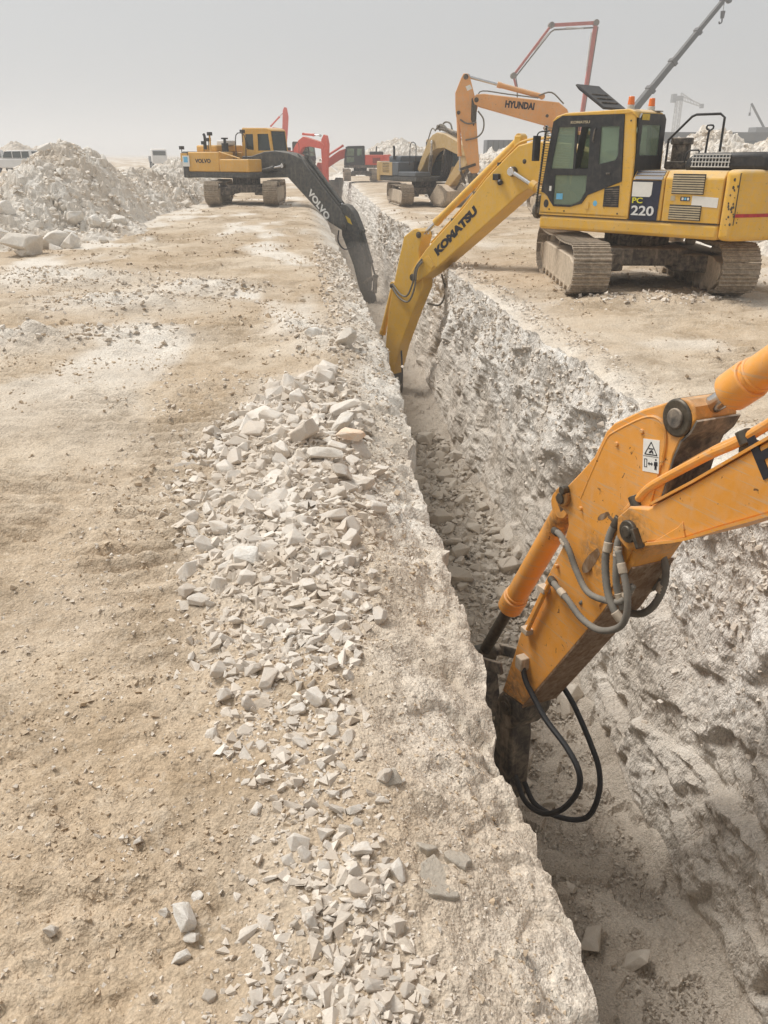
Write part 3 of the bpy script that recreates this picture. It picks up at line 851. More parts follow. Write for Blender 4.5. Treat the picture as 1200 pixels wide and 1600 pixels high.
P, s_ = cat_(
    sprinkle(36000, 1.25, 9.8, lambda y: -1.5 + 0 * y, lambda y: 0.55 + 0 * y, 0.006, 0.016, rubble_density),
    sprinkle(9500, 1.25, 9.8, lambda y: -1.5 + 0 * y, lambda y: 0.55 + 0 * y, 0.018, 0.036, rubble_density, power=1.6),
    sprinkle(16000, 1.25, 9.8, lambda y: -1.9 + 0 * y, lambda y: 0.62 + 0 * y, 0.003, 0.012, lambda x, y: np.clip(rubble_density(x + 0.15 * vnoise2(x * 3, y * 3, 5), y) * 0.4 + 0.35, 0, 1)))
o = gravel('rubble_chips', P, s_, 'gravel', 0.05)
tag(o, 'small limestone chips filling the rubble strip beside the trench', 'gravel', kind='stuff')
edge_parts = [
    sprinkle(1700, 1.2, 5, lambda y: lip_left(y) - 0.75, lambda y: lip_left(y) - 0.02, 0.0015, 0.007, power=3),
    sprinkle(3000, 5, 24, lambda y: lip_left(y) - 0.85, lambda y: lip_left(y) - 0.03, 0.003, 0.013, power=3),
    sprinkle(1300, 6, 30, lambda y: lip_right(y) + 0.02, lambda y: lip_right(y) + 0.5, 0.002, 0.010, power=3)]
for bx, by, rx, ry, h in BUMPS:
    n_ = int(420 * rx * ry) + 140
    x = bx + rx * 0.75 * rng.normal(size=n_); y = by + ry * 0.75 * rng.normal(size=n_)
    edge_parts.append((np.stack([x, y, ground_z(x, y)], 1).astype(np.float32), (0.010 + 0.055 * rng.random(n_) ** 3.5).astype(np.float32)))
wp = WALL_PTS + rng.normal(0, 0.012, WALL_PTS.shape).astype(np.float32)
edge_parts.append((wp, ((0.012 + 0.035 * rng.random(len(wp)) ** 2.5) * (0.5 + 0.07 * wp[:, 1])).astype(np.float32)))
P, s_ = cat_(*edge_parts)
o = gravel('chalk_crumbs', P, s_, 'gravel')
tag(o, 'pale chalk crumbs along both trench lips, on the right wall and the low chalk mounds', 'gravel', kind='stuff')
clump = lambda x, y: np.clip(0.12 + 1.5 * fbm2(x / 0.7, y / 0.6, 3, 345), 0.03, 1)
P, s_ = cat_(
    sprinkle(74000, 1.2, 26, lambda y: -0.60 * np.hypot(y, 2), lambda y: lip_left(y) - 0.1, 0.0020, 0.0080, clump, power=3),
    sprinkle(12000, 14, 48, lambda y: -0.42 * y, lambda y: lip_left(y) - 0.3, 0.0020, 0.0075, clump, power=3),
    sprinkle(4200, 1.3, 16, lambda y: -0.62 * np.hypot(y, 2), lambda y: lip_left(y) - 0.15, 0.008, 0.016, clump, power=2),
    sprinkle(12000, 7, 40, lambda y: lip_right(y) + 0.3, lambda y: lip_right(y) + 0.6 * y, 0.003, 0.010, clump, power=3))
o = gravel('scattered_gravel', P, s_, 'clod', 0.05)
tag(o, 'loose pebbles and chips scattered over the beige dirt on both banks', 'gravel', kind='stuff')
rock_zone = lambda x, y: np.clip(S(7.6, 9.0, y) * (1 - S(14.5, 17, y)) + 0.25, 0, 1)
P, s_ = cat_(
    sprinkle(13000, 3.2, 18, lambda y: lip_left(y) + 0.15, lambda y: lip_right(y) - 0.5, 0.004, 0.014, None, floor_z),
    sprinkle(4200, 7.6, 18, lambda y: lip_left(y) + 0.15, lambda y: lip_right(y) - 0.45, 0.012, 0.026, rock_zone, floor_z, 1.4))
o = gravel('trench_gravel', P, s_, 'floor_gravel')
tag(o, 'grey broken stone covering the trench floor', 'gravel', kind='stuff')

fl = []
tries = 0
while len(fl) < 210 and tries < 14000:
    tries += 1
    y = random.uniform(7.6, 17.5); x = random.uniform(1.1, 2.95)
    s = random.uniform(0.085, 0.14) if random.random() < 0.66 else random.uniform(0.15, 0.27)
    if any((x - a) ** 2 + (y - b) ** 2 < (0.68 * (s + c)) ** 2 for a, b, c in fl): continue
    fl.append((x, y, s))
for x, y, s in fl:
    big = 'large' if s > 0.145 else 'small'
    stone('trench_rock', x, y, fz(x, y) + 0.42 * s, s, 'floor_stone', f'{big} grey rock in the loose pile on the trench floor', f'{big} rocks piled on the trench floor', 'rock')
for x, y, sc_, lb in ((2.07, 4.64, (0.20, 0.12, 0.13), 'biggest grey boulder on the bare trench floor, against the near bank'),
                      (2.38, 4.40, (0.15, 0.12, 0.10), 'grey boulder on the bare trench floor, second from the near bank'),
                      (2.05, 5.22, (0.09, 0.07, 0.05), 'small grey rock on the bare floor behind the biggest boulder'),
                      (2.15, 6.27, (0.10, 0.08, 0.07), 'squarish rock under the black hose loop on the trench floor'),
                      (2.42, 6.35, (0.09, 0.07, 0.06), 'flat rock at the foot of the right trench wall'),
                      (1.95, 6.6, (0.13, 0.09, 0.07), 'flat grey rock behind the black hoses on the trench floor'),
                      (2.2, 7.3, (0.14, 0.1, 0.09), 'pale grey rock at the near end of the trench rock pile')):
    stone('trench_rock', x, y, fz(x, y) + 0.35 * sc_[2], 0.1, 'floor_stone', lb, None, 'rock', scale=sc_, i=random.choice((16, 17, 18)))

# ------------------------------------------------------------------ spoil heaps
def heap(name, x0, x1, y0, y1, nx, ny, bumps, label, chalk=0.6, seed=0, rel=1.0):
    x = np.linspace(x0, x1, nx, dtype=np.float32)[None, :]; y = np.linspace(y0, y1, ny, dtype=np.float32)[:, None]
    X, Y = np.broadcast_arrays(x, y)
    def hz(X, Y):
        h = 0
        for bx, by, rx, ry, hh in bumps:
            dx, dy = (X - bx) / rx, (Y - by) / ry
            h = np.maximum(h, hh * np.clip(1.06 - (dx * dx + dy * dy + 0.002) ** 0.72, 0, 1.1)) + 0.05 * hh * np.exp(-dx * dx - dy * dy)
        h = h + 0.22 * fbm2(X / 1.7, Y / 1.7, 3, seed + 3) * np.clip(h, 0, 1)
        return h - 0.12
    H = hz(X, Y)
    m = np.clip(H * 2.2 + 0.2, 0, 1) * rel
    H = H + m * (0.20 * facet(X / 0.95, Y / 0.95, H / 0.95, seed + 20) + 0.15 * facet(X / 0.42, Y / 0.42, H / 0.42, seed + 21) + 0.08 * facet(X / 0.18, Y / 0.18, H / 0.18, seed + 22))
    Z = H + ground_z(X, Y, False)
    ch = np.clip(chalk + 0.9 * fbm2(X / 1.4, Y / 1.4, 3, seed + 5), 0, 1)
    idx = np.arange(nx * ny, dtype=np.int32).reshape(ny, nx)
    Q = np.stack([idx[:-1, :-1], idx[:-1, 1:], idx[1:, 1:], idx[1:, :-1]], -1).reshape(-1, 4)
    keep = (H.reshape(-1)[Q] > -0.1).any(1)
    Q = Q[keep]
    used = np.unique(Q); mp = np.zeros(nx * ny, np.int32); mp[used] = np.arange(len(used))
    V = np.stack([X, Y, Z], -1).reshape(-1, 3)[used]
    o = link(name, fast_mesh(name, V, mp[Q], {'chalk': ch.reshape(-1)[used]}, False), 'heap')
    tag(o, label, 'spoil heap')
    return lambda a, b: hz(np.float32(a), np.float32(b)) + ground_z(np.float32(a), np.float32(b), False)

LEFT = [(-8.5, 31, 2.6, 7.5, 2.3), (-7.9, 40, 2.4, 12, 1.45), (-10.8, 32, 3.0, 6, 0.55), (-9.4, 25, 2.8, 3.4, 0.8), (-13, 27, 3.5, 4, 0.3), (-14, 46, 5, 10, 0.3), (-7.0, 26.6, 2.0, 3.0, 0.5), (-8.2, 53, 3, 9, 1.6)]
h_left = heap('spoil_heap', -21, -4.6, 19.5, 62, 260, 420, LEFT, 'long heap of pale rocky spoil left of the charcoal boomed excavator', 0.7, 700)
RIGHT = [(17.5, 50, 6, 6, 3.0), (22, 49, 6, 6, 3.1), (27, 48, 6, 6, 3.3), (34, 50, 9, 7, 3.4), (11.5, 52, 5, 7, 2.5), (22, 46, 9, 5, 2.3)]
h_right = heap('spoil_heap', 6.5, 44, 40, 60, 320, 170, RIGHT, 'long ridge of white rubble behind the yellow excavator', 1.0, 760)
h_far = heap('spoil_heap', 1, 24, 99, 118, 200, 150, [(9.5, 108, 7, 6, 3.6), (14, 107, 8, 5, 3.0), (18, 108, 5, 5, 2.6)], 'far white spoil heap behind the red excavator with the dark cab', 1.0, 800)
NEARR = [(13.6, 22.6, 3.0, 2.6, 1.0), (16, 24, 3, 3, 1.3), (12.4, 25.5, 2.5, 3, 0.8)]
h_nr = heap('spoil_heap', 9.8, 20, 19, 30, 200, 200, NEARR, 'low heap of white stone under the tail of the yellow excavator', 1.0, 830)
h_hy = heap('spoil_heap', 5.6, 11.5, 41.5, 52, 130, 170, [(8.6, 47, 2.6, 3.6, 1.5), (10, 46, 2, 3, 1.6)], 'pale rock heap behind the orange arm and the bucket', 0.7, 850)

def on_heap(n, hf, xa, xb, ya, yb, sa, sb, minh=0.15):
    x = rng.uniform(xa, xb, n); y = rng.uniform(ya, yb, n)
    z = hf(x, y)
    keep = z - ground_z(x, y, False) > minh
    x, y, z = x[keep], y[keep], z[keep]
    s = sa + (sb - sa) * rng.random(len(x)) ** 2.5
    return np.stack([x, y, z], 1).astype(np.float32), s.astype(np.float32)
P, s_ = cat_(on_heap(13000, h_left, -14, -4.8, 20.5, 50, 0.02, 0.13, 0.05), on_heap(6500, h_right, 8, 40, 42, 52, 0.05, 0.22), on_heap(900, h_far, 2, 22, 100, 110, 0.1, 0.3),
             on_heap(2600, h_nr, 10, 19, 19, 28, 0.03, 0.12), on_heap(1500, h_hy, 6, 11.5, 42, 50, 0.04, 0.15))
o = gravel('spoil_lumps', P, s_, 'white_gravel', 0.3)
tag(o, 'countless pale lumps strewn over the spoil heaps', 'rubble', kind='stuff')
k = 0
while k < 120:
    x, y = random.uniform(-12, -5.2), random.uniform(21.5, 42)
    z = float(h_left(x, y)); g = gz(x, y)
    if z - g < 0.12: continue
    s = random.uniform(0.12, 0.2) if random.random() < 0.7 else random.uniform(0.2, 0.34)
    big = 'large' if s > 0.2 else 'smaller'
    stone('spoil_boulder', x, y, z + 0.2 * s, s, 'white_stone', f'{big} pale boulder on the long spoil heap at the left', f'{big} boulders on the left spoil heap', 'boulder', tilt=0.6)
    k += 1
for x, y, sc_, lb in ((-7.35, 21.9, (0.62, 0.50, 0.52), 'huge white block at the left picture edge, front of the spoil heap'),
                      (-7.0, 23.3, (0.60, 0.45, 0.42), 'huge white block just behind the foremost one on the spoil heap'),
                      (-6.45, 25.6, (0.38, 0.25, 0.26), 'grey and white boulder at the right foot of the near spoil'),
                      (-8.7, 24.6, (0.5, 0.4, 0.36), 'large white block at the left edge behind the two huge blocks'),
                      (-6.9, 24.4, (0.34, 0.28, 0.2), 'flat white block at the right of the huge white blocks'),
                      (-5.9, 24.2, (0.26, 0.2, 0.16), 'white lump lying alone on the dirt right of the huge blocks')):
    stone('spoil_boulder', x, y, max(gz(x, y), float(h_left(x, y))) + 0.3 * sc_[2], 0.3, 'white_stone', lb, None, 'boulder', scale=sc_, tilt=0.25, i=random.choice((16, 17, 18)))
k = 0
while k < 22:
    x, y = random.uniform(-9.8, -5.7), random.uniform(20.8, 27)
    if x > -6.8 and y < 23: continue
    s = random.uniform(0.13, 0.36)
    stone('spoil_boulder', x, y, max(gz(x, y), float(h_left(x, y))) + 0.2 * s, s, 'white_stone', 'white block strewn at the near foot of the left spoil heap', 'white blocks at the foot of the left spoil heap', 'boulder', tilt=0.4)
    k += 1
k = 0
while k < 60:
    x, y = random.uniform(9, 34), random.uniform(43.5, 50)
    z = float(h_right(x, y))
    if z - gz(x, y) < 0.3: continue
    s = random.uniform(0.2, 0.5)
    stone('spoil_boulder', x, y, z + 0.2 * s, s, 'white_stone', 'white boulder on the rubble ridge behind the yellow excavator', 'boulders on the white rubble ridge', 'boulder', tilt=0.6)
    k += 1

# ------------------------------------------------------------------ excavators: local x forward, y left, z up
def machine(name, loc, az, label, group='excavators on the site'):
    o = empty(name, loc, R(90 - az))
    return tag(o, label, 'excavator', group)

def rot_z(deg): return Matrix.Rotation(R(deg), 4, 'Z')

def track_loop(L, Ht, r, n):
    """points and tangent angles of n shoes round a crawler, sprocket and idler slightly raised"""
    zc = Ht / 2
    pts = []
    a = L / 2 - r
    # outline: bottom run shorter than the top, ends climb
    out = []
    out += [(-a * 0.80, 0.0), (a * 0.80, 0.0)]
    for i in range(13):
        t = -math.pi / 2 + math.pi * i / 12
        out.append((a + r * math.cos(t), zc + 0.06 + (r) * math.sin(t) * 0.93))
    for i in range(7):
        t = i / 6
        out.append((a * (1 - 2 * t), Ht - 0.035 * math.sin(math.pi * t * 2) ** 2 - 0.02))
    for i in range(13):
        t = math.pi / 2 + math.pi * i / 12
        out.append((-a + r * math.cos(t), zc + 0.06 + (r) * math.sin(t) * 0.93))
    P = [Vector((x, z)) for x, z in out]
    seg = [(P[(i + 1) % len(P)] - P[i]).length for i in range(len(P))]
    tot = sum(seg)
    res = []
    i, acc = 0, 0.0
    for k in range(n):
        s = tot * k / n
        while acc + seg[i] < s: acc += seg[i]; i += 1
        t = (s - acc) / max(seg[i], 1e-6)
        p = P[i].lerp(P[(i + 1) % len(P)], t)
        d = (P[(i + 1) % len(P)] - P[i]).normalized()
        res.append((p.x, p.y, math.atan2(d.y, d.x)))
    return res, tot / n

def shoe_mb(pitch, w):
    m = MB()
    m.box(-pitch * 0.48, pitch * 0.48, -w / 2, w / 2, -0.012, 0.012)
    for x in (-0.36, 0.0, 0.38):                 # three grousers
        m.prism([(pitch * x - 0.012, -0.012), (pitch * x + 0.012, -0.012), (pitch * x + 0.007, -0.042), (pitch * x - 0.007, -0.042)], -w / 2, w / 2)
    m.box(-pitch * 0.40, pitch * 0.52, -0.115, -0.06, 0.012, 0.085)
    m.box(-pitch * 0.40, pitch * 0.52, 0.06, 0.115, 0.012, 0.085)
    return m

def undercarriage(root, rel, L=4.4, gauge=2.5, w=0.62, Ht=0.93, n=46, detailed=False, frame='frame', centre='dark'):
    M = rot_z(rel)
    m = MB()
    m.prism([(-1.05, -0.75), (1.05, -0.75), (1.05, 0.75), (-1.05, 0.75)], 0.50, 0.82, 'z')
    m.cyl((0, 0, 0.80), (0, 0, 1.10), 0.62, 32)
    for sx in (-1, 1):
        for sy in (-1, 1):                       # the X legs of the car body
            m.prism([(sx * 0.35, sy * 0.5), (sx * 1.0, sy * 0.45), (sx * 1.35, sy * (gauge / 2)), (sx * 0.55, sy * (gauge / 2))], 0.40, 0.72, 'z')
    m.xf(M).build('car_body', centre, root, 0.04)
    loop, pitch = track_loop(L, Ht, 0.43, n)
    for sy in (-1, 1):
        y = sy * gauge / 2
        t = MB()
        a = L / 2 - 0.43
        t.prism([(-a - 0.12, 0.34), (-a + 0.2, 0.16), (a - 0.2, 0.16), (a + 0.12, 0.34), (a + 0.05, 0.60), (a - 0.35, 0.72), (-a + 0.35, 0.72), (-a - 0.05, 0.60)], y - w * 0.40, y + w * 0.40)
        for i in range(8):
            x = -a * 0.84 + i * a * 1.68 / 7
            t.cyl((x, y - w * 0.41, 0.15), (x, y + w * 0.41, 0.15), 0.085, 12)
        for x in (-0.9, 0.7): t.cyl((x, y - 0.1, 0.79), (x, y + 0.1, 0.79), 0.07, 10)
        tr = t.xf(M).build('track', frame, root, 0.02)
        for x, r_ in ((-a, 0.36), (a, 0.36)):
            q = MB()
            q.cyl((x, y - 0.06, 0.50), (x, y + 0.06, 0.50), r_, 22)
            q.cyl((x, y - w * 0.42, 0.50), (x, y + w * 0.42, 0.50), 0.17, 16)
            q.xf(M).build('idler_wheel' if x > 0 else 'sprocket', frame, tr, 0.01)
        if detailed:
            me = shoe_mb(pitch, w).mesh('track_shoe'); me.materials.append(MT['track'])
            for x, z, an in loop:
                o = bpy.data.objects.new('track_shoe', me); col.objects.link(o); o.parent = tr
                o.matrix_local = M @ Matrix.Translation((x, y, z + 0.03)) @ Matrix.Rotation(-an, 4, 'Y')
        else:
            q = MB(); base = shoe_mb(pitch, w)
            for x, z, an in loop:
                T = M @ Matrix.Translation((x, y, z + 0.03)) @ Matrix.Rotation(-an, 4, 'Y')
                q.add([T @ Vector(v) for v in base.v], base.f)
            q.build('track_belt', 'track', tr)

def hydraulic(p0, p1, r, part, mat, frac=0.6, rod='chrome', rr=None, eye=True, names=('cylinder', 'cylinder_rod'), eye_w=None):
    """barrel from p0, polished rod to p1"""
    p0, p1 = Vector(p0), Vector(p1)
    q = p0.lerp(p1, frac)
    d = (p1 - p0).normalized()
    m = MB()
    m.cyl(p0 + d * r * 0.8, q, r, 20)
    m.cyl(q - d * r * 1.6, q + d * r * 0.15, r * 1.18, 20)
    m.cyl(q - d * r * 2.1, q - d * r * 1.9, r * 1.1, 20)
    ew = eye_w or r * 1.1
    if eye: m.cyl(p0 - Vector((0, ew, 0)), p0 + Vector((0, ew, 0)), r * 1.15, 18)
    m.build(names[0], mat, part, 0.008)
    m = MB()
    m.cyl(q, p1, rr or r * 0.58, 18)
    if eye: m.cyl(p1 - Vector((0, ew, 0)), p1 + Vector((0, ew, 0)), r * 1.0, 18)
    m.build(names[1], rod, part, 0.004)

def pin(part, x, z, hw, r, mat='steel', name='pin'):
    m = MB()
    m.cyl((x, -hw, z), (x, hw, z), r, 20)
    m.cyl((x, -hw - 0.012, z), (x, hw + 0.012, z), r * 0.55, 14)
    return m.build(name, mat, part, 0.008)

def strip(poly, w):
    return poly

def plate_boom(root, name, poly, hw, mat, bevel=0.03, flange=0.0):
    m = MB()
    m.prism(poly, -hw, hw)
    return m.build(name, mat, root, bevel)

def thick_line(pts, th):
    """outline of a bent beam: centre points and full heights"""
    up, lo = [], []
    n = len(pts)
    for i in range(n):
        a = Vector(pts[max(i - 1, 0)]); b = Vector(pts[min(i + 1, n - 1)])
        d = (b - a).normalized(); nn = Vector((-d.y, d.x))
        p = Vector(pts[i])
        up.append(tuple(p + nn * th[i] / 2)); lo.append(tuple(p - nn * th[i] / 2))
    return up + lo[::-1]

def bow(pts, th, k=5):
    """smooth a bent beam"""
    q = [Vector(p) for p in pts]
    q = [q[0] * 2 - q[1]] + q + [q[-1] * 2 - q[-2]]
    t_ = [th[0]] + list(th) + [th[-1]]
    op, ot = [], []
    for i in range(1, len(q) - 2):
        for j in range(k):
            t = j / k
            a, b, c, d = q[i - 1], q[i], q[i + 1], q[i + 2]
            op.append(tuple(0.5 * ((2 * b) + (c - a) * t + (2 * a - 5 * b + 4 * c - d) * t * t + (3 * b - a - 3 * c + d) * t ** 3)))
            ot.append(t_[i] * (1 - t) + t_[i + 1] * t)
    op.append(tuple(q[-2])); ot.append(t_[-2])
    return thick_line(op, ot)

def cab(root, body, x0=-0.45, x1=1.42, y0=0.37, y1=1.35, z0=1.36, z1=3.10, gl='glass', detailed=False, side=1, roof=None, frame='black'):
    """hollow cab with window openings and panes"""
    roof = roof or body
    L_ = x1 - x0; Hh = z1 - z0
    fx = lambda t: x0 + L_ * t
    fz_ = lambda t: z0 + Hh * t
    m = MB()
    m.box(x0, x1, y0, y1, z0 - 0.02, z0 + 0.05)                                                 # floor
    c = m.build('cab', body, root, 0.015)
    r_ = MB()
    r_.prism([(x0 - 0.02, z1 - 0.03), (x0 + 0.05, z1 + 0.06), (x1 - 0.42, z1 + 0.035), (x1 - 0.20, z1 - 0.03), (x1 - 0.14, z1 - 0.10), (x0 - 0.02, z1 - 0.10)], y0 - 0.01, y1 + 0.012)
    r_.build('cab_roof', roof, c, 0.035, 3)
    # side walls
    out = [(fx(0.0), z0), (fx(1.0), z0), (fx(0.99), fz_(0.24)), (fx(0.905), fz_(0.95)), (fx(0.0), fz_(0.95))]
    w1 = [(fx(0.50), fz_(0.49)), (fx(0.885), fz_(0.49)), (fx(0.835), fz_(0.88)), (fx(0.50), fz_(0.88))]
    w2 = [(fx(0.12), fz_(0.56)), (fx(0.16), fz_(0.52)), (fx(0.36), fz_(0.50)), (fx(0.36), fz_(0.88)), (fx(0.12), fz_(0.88))]
    w3 = [(fx(0.50), fz_(0.16)), (fx(0.88), fz_(0.12)), (fx(0.875), fz_(0.42)), (fx(0.50), fz_(0.42))]
    for y in (y0, y1):
        s_ = MB()
        s_.prism(out, y - 0.02, y + 0.02, 'y', [w1, w2, w3])
        s_.build('cab_side', frame, c, 0.0)
        for w in (w1, w2, w3):
            g = MB(); g.prism(w, y - 0.006, y + 0.006); g.build('window', gl, c)
    yf = [(y0 + 0.05, z0), (y1 - 0.05, z0), (y1 - 0.05, fz_(0.93)), (y0 + 0.05, fz_(0.93))]
    yh = [(y0 + 0.12, fz_(0.50)), (y1 - 0.12, fz_(0.50)), (y1 - 0.12, fz_(0.86)), (y0 + 0.12, fz_(0.86))]
    s_ = MB(); s_.prism(yf, x0 - 0.01, x0 + 0.03, 'x', [yh]); s_.build('cab_back', frame, c)
    g = MB(); g.prism(yh, x0 + 0.005, x0 + 0.015, 'x'); g.build('window', gl, c)
    # windscreen, leaning
    g = MB(); a, b = fx(0.985), fx(0.91)
    g.add([(a, y0 + 0.05, fz_(0.26)), (a, y1 - 0.05, fz_(0.26)), (b, y1 - 0.05, fz_(0.94)), (b, y0 + 0.05, fz_(0.94))], [(0, 1, 2, 3)])
    g.build('windscreen', gl, c)
    f = MB()
    f.box(x1 - 0.05, x1 - 0.01, y0 + 0.03, y1 - 0.03, z0, fz_(0.26))
    f.build('cab_front', body, c, 0.01)
    st = MB()
    st.box(x0 + 0.35, x0 + 0.85, y0 + 0.22, y1 - 0.22, z0 + 0.25, z0 + 0.62)
    st.box(x0 + 0.22, x0 + 0.40, y0 + 0.22, y1 - 0.22, z0 + 0.5, z0 + 1.25)
    st.build('seat', 'seat', c, 0.04)
    return c

def house(root, body, skirt, cw, hood='black', low_right=True, rz=2.2, louvres=True):
    """deck, side boxes, counterweight and engine hood of a generic machine"""
    m = MB()
    m.prism([(-2.25, -1.33), (1.42, -1.33), (1.42, 1.33), (-2.25, 1.33)], 1.10, 1.34, 'z')
    m.build('deck', skirt, root, 0.05)
    m = MB()
    m.box(-2.20, -0.52, 0.36, 1.35, 1.345, rz)
    m.box(-2.20, -0.30, -1.35, -0.42, 1.345, rz)
    if low_right:
        m.box(-0.295, 1.40, -1.35, -0.48, 1.345, 1.86)
    b = m.build('engine_housing', body, root, 0.045)
    for k in range(6) if louvres else ():
        for sy in (-1, 1):
            g = MB(); g.box(-1.9, -1.2, sy * 1.3535 - 0.0085, sy * 1.3535 + 0.0085, 1.5 + k * 0.08, 1.54 + k * 0.08); g.build('louvre', 'black', b)
    m = MB()
    arc = [(-2.21 - 0.62 * math.sin(t), -1.35 + 2.7 * i / 10) for i, t in ((i, math.pi * i / 10) for i in range(11))]
    arc = [(-2.205, -1.36)] + [(-2.55 - 0.34 * math.cos((i - 5) / 5 * math.pi / 2), -1.36 + 2.72 * i / 10) for i in range(11)] + [(-2.205, 1.36)]
    m.prism(arc, 1.08, rz + 0.02, 'z')
    m.build('counterweight', cw, root, 0.06, 3)
    m = MB()
    m.box(-2.15, -0.9, -0.85, 0.9, rz - 0.02, rz + 0.28)
    h = m.build('engine_hood', hood, root, 0.08, 3)
    e = MB(); e.tube([(-1.5, -0.9, rz + 0.1), (-1.5, -0.9, rz + 0.6), (-1.56, -0.9, rz + 0.72)], 0.06, 10, 3)
    e.build('exhaust', 'black', h)
    r_ = MB()
    r_.tube([(1.2, -1.25, 1.85), (1.2, -1.25, 2.75), (0.7, -1.25, 2.8), (0.65, -1.25, 1.86)], 0.022, 8, 4)
    r_.build('handrail', 'black', b)
    return b

def mirror(root, x, y, z, lean=0.0):
    m = MB()
    m.tube([(x, y, z), (x + 0.1, y + 0.12, z + 0.1), (x + 0.1, y + 0.14, z + 0.25)], 0.012, 6, 3)
    m.box(x + 0.06, x + 0.12, y + 0.06, y + 0.22, z + 0.12, z + 0.5)
    return m.build('mirror', 'black', root, 0.02)

def breaker(root, p, q, hw=0.2, wid=0.2, mat='black'):
    """hydraulic hammer: box housing then chisel, from p towards q in the boom plane"""
    p, q = Vector((p[0], 0, p[1])), Vector((q[0], 0, q[1]))
    d = (q - p).normalized(); n = Vector((-d.z, 0, d.x))
    L_ = (q - p).length
    m = MB()
    def P(a, b): v = p + d * a + n * b; return (v.x, v.z)
    m.prism([P(-0.05, -hw * 0.9), P(0.25, -hw * 1.2), P(L_ * 0.66, -hw), P(L_ * 0.70, -hw * 0.5), P(L_ * 0.70, hw * 0.5), P(L_ * 0.66, hw), P(0.25, hw * 1.2), P(-0.05, hw * 0.9)], -wid, wid)
    b = m.build('breaker', mat, root, 0.02)
    m = MB(); m.cyl(p + d * L_ * 0.68, q - d * 0.12, 0.065, 14); m.cyl(q - d * 0.12, q, 0.065, 14, 0.015)
    m.build('chisel', 'steel', b)
    return b

# ---- the yellow excavator across the trench
K = machine('excavator', (6.29, 16.69, -0.05), -41.23, 'yellow excavator lettered 220 on the right bank, arm down in the trench')
undercarriage(K, -47, L=4.45, gauge=2.6, w=0.66, Ht=0.95, n=46, detailed=True)
m = MB(); m.prism([(-2.2, -1.34), (1.43, -1.34), (1.43, 1.34), (-2.2, 1.34)], 1.09, 1.345, 'z')
deck = m.build('deck', 'k_yellow', K, 0.06, 3)
m = MB(); m.box(-2.17, 1.42, 1.325, 1.338, 1.343, 1.358); m.build('seam', 'black', deck)
# side housing behind the cab
m = MB()
m.prism([(0.37, 1.35), (1.34, 1.35), (1.345, 2.06), (1.24, 2.185), (0.37, 2.19)], -2.185, -1.145, 'x')
hs_ = m.build('engine_housing', 'k_yellow', K, 0.02)
m = MB(); m.prism([(0.37, 1.352), (1.335, 1.352), (1.34, 2.05), (1.235, 2.175), (0.37, 2.18)], -1.125, -0.515, 'x')
pn = m.build('side_panel', 'k_yellow', K, 0.02)
m = MB(); m.prism([(-0.53, 1.36), (-1.06, 1.36), (-1.075, 2.02), (-0.525, 2.02)], 1.341, 1.348)
m.build('dark_decal', 'navy', pn)
for i, (a, b) in enumerate(((2.035, 2.085), (2.10, 2.14), (2.15, 2.175))):
    m = MB(); yy = 1.346 - i * 0.05
    m.prism([(1.345 - (a - 2.05) * 0.78 + 0.006, a), (1.345 - (b - 2.05) * 0.78 + 0.006, b), (1.335 - (b - 2.05) * 0.78, b), (1.335 - (a - 2.05) * 0.78, a)], -1.09, -0.55, 'x')
    m.build('blue_stripe', 'navy', pn)
m = MB(); m.prism([(-0.535, 1.745), (-0.88, 1.745), (-0.91, 1.78), (-0.915, 1.99), (-0.53, 1.99)], 1.350, 1.353)
m.build('sticker', 'sticker', pn)
lettering('PC', 'lime_ink', pn, (-0.555, 1.352, 1.635), (-1, 0, 0), (0, 0, 1), 0.095, 0.02, width=0.20)
lettering('220', 'white_ink', pn, (-0.555, 1.352, 1.43), (-1, 0, 0), (0, 0, 1), 0.165, 0.02, width=0.44)
for z0, n_ in ((1.82, 8), (1.40, 6)):
    m = MB(); m.box(-1.86, -1.28, 1.338, 1.349, z0 - 0.01, z0 + n_ * 0.038 + 0.01)
    lv = m.build('vent_recess', 'black', hs_)
    for k in range(n_):
        m = MB(); m.bar((-1.85, 1.358, z0 + 0.015 + k * 0.038), (-1.29, 1.358, z0 + 0.015 + k * 0.038), 0.018, 0.022); m.build('louvre_slat', 'slat', hs_)
m = MB(); m.prism([(-1.67, 1.63), (-2.13, 1.61), (-2.13, 1.77), (-1.67, 1.79)], 1.346, 1.3485); m.build('sticker', 'sticker', hs_)
m = MB(); m.box(-1.63, -1.46, 1.345, 1.3485, 1.70, 1.77); m.build('small_plate', 'navy', hs_)
for k, c_ in enumerate(((-1.50), (-1.55), (-1.60))):
    m = MB(); m.box(c_ - 0.018, c_ + 0.018, 1.3486, 1.350, 1.715, 1.757); m.build('small_mark', 'blue_sticker' if k % 2 else 'sticker', hs_)
m = MB(); m.box(-1.36, -1.28, 1.345, 1.3485, 1.70, 1.78); m.build('small_plate', 'slat', hs_)
# right side, hidden from here
m = MB(); m.box(-2.18, -0.3, -1.345, -0.45, 1.35, 2.185); m.box(-0.29, 1.4, -1.345, -0.5, 1.35, 1.9); m.build('right_housing', 'k_yellow', K, 0.04)
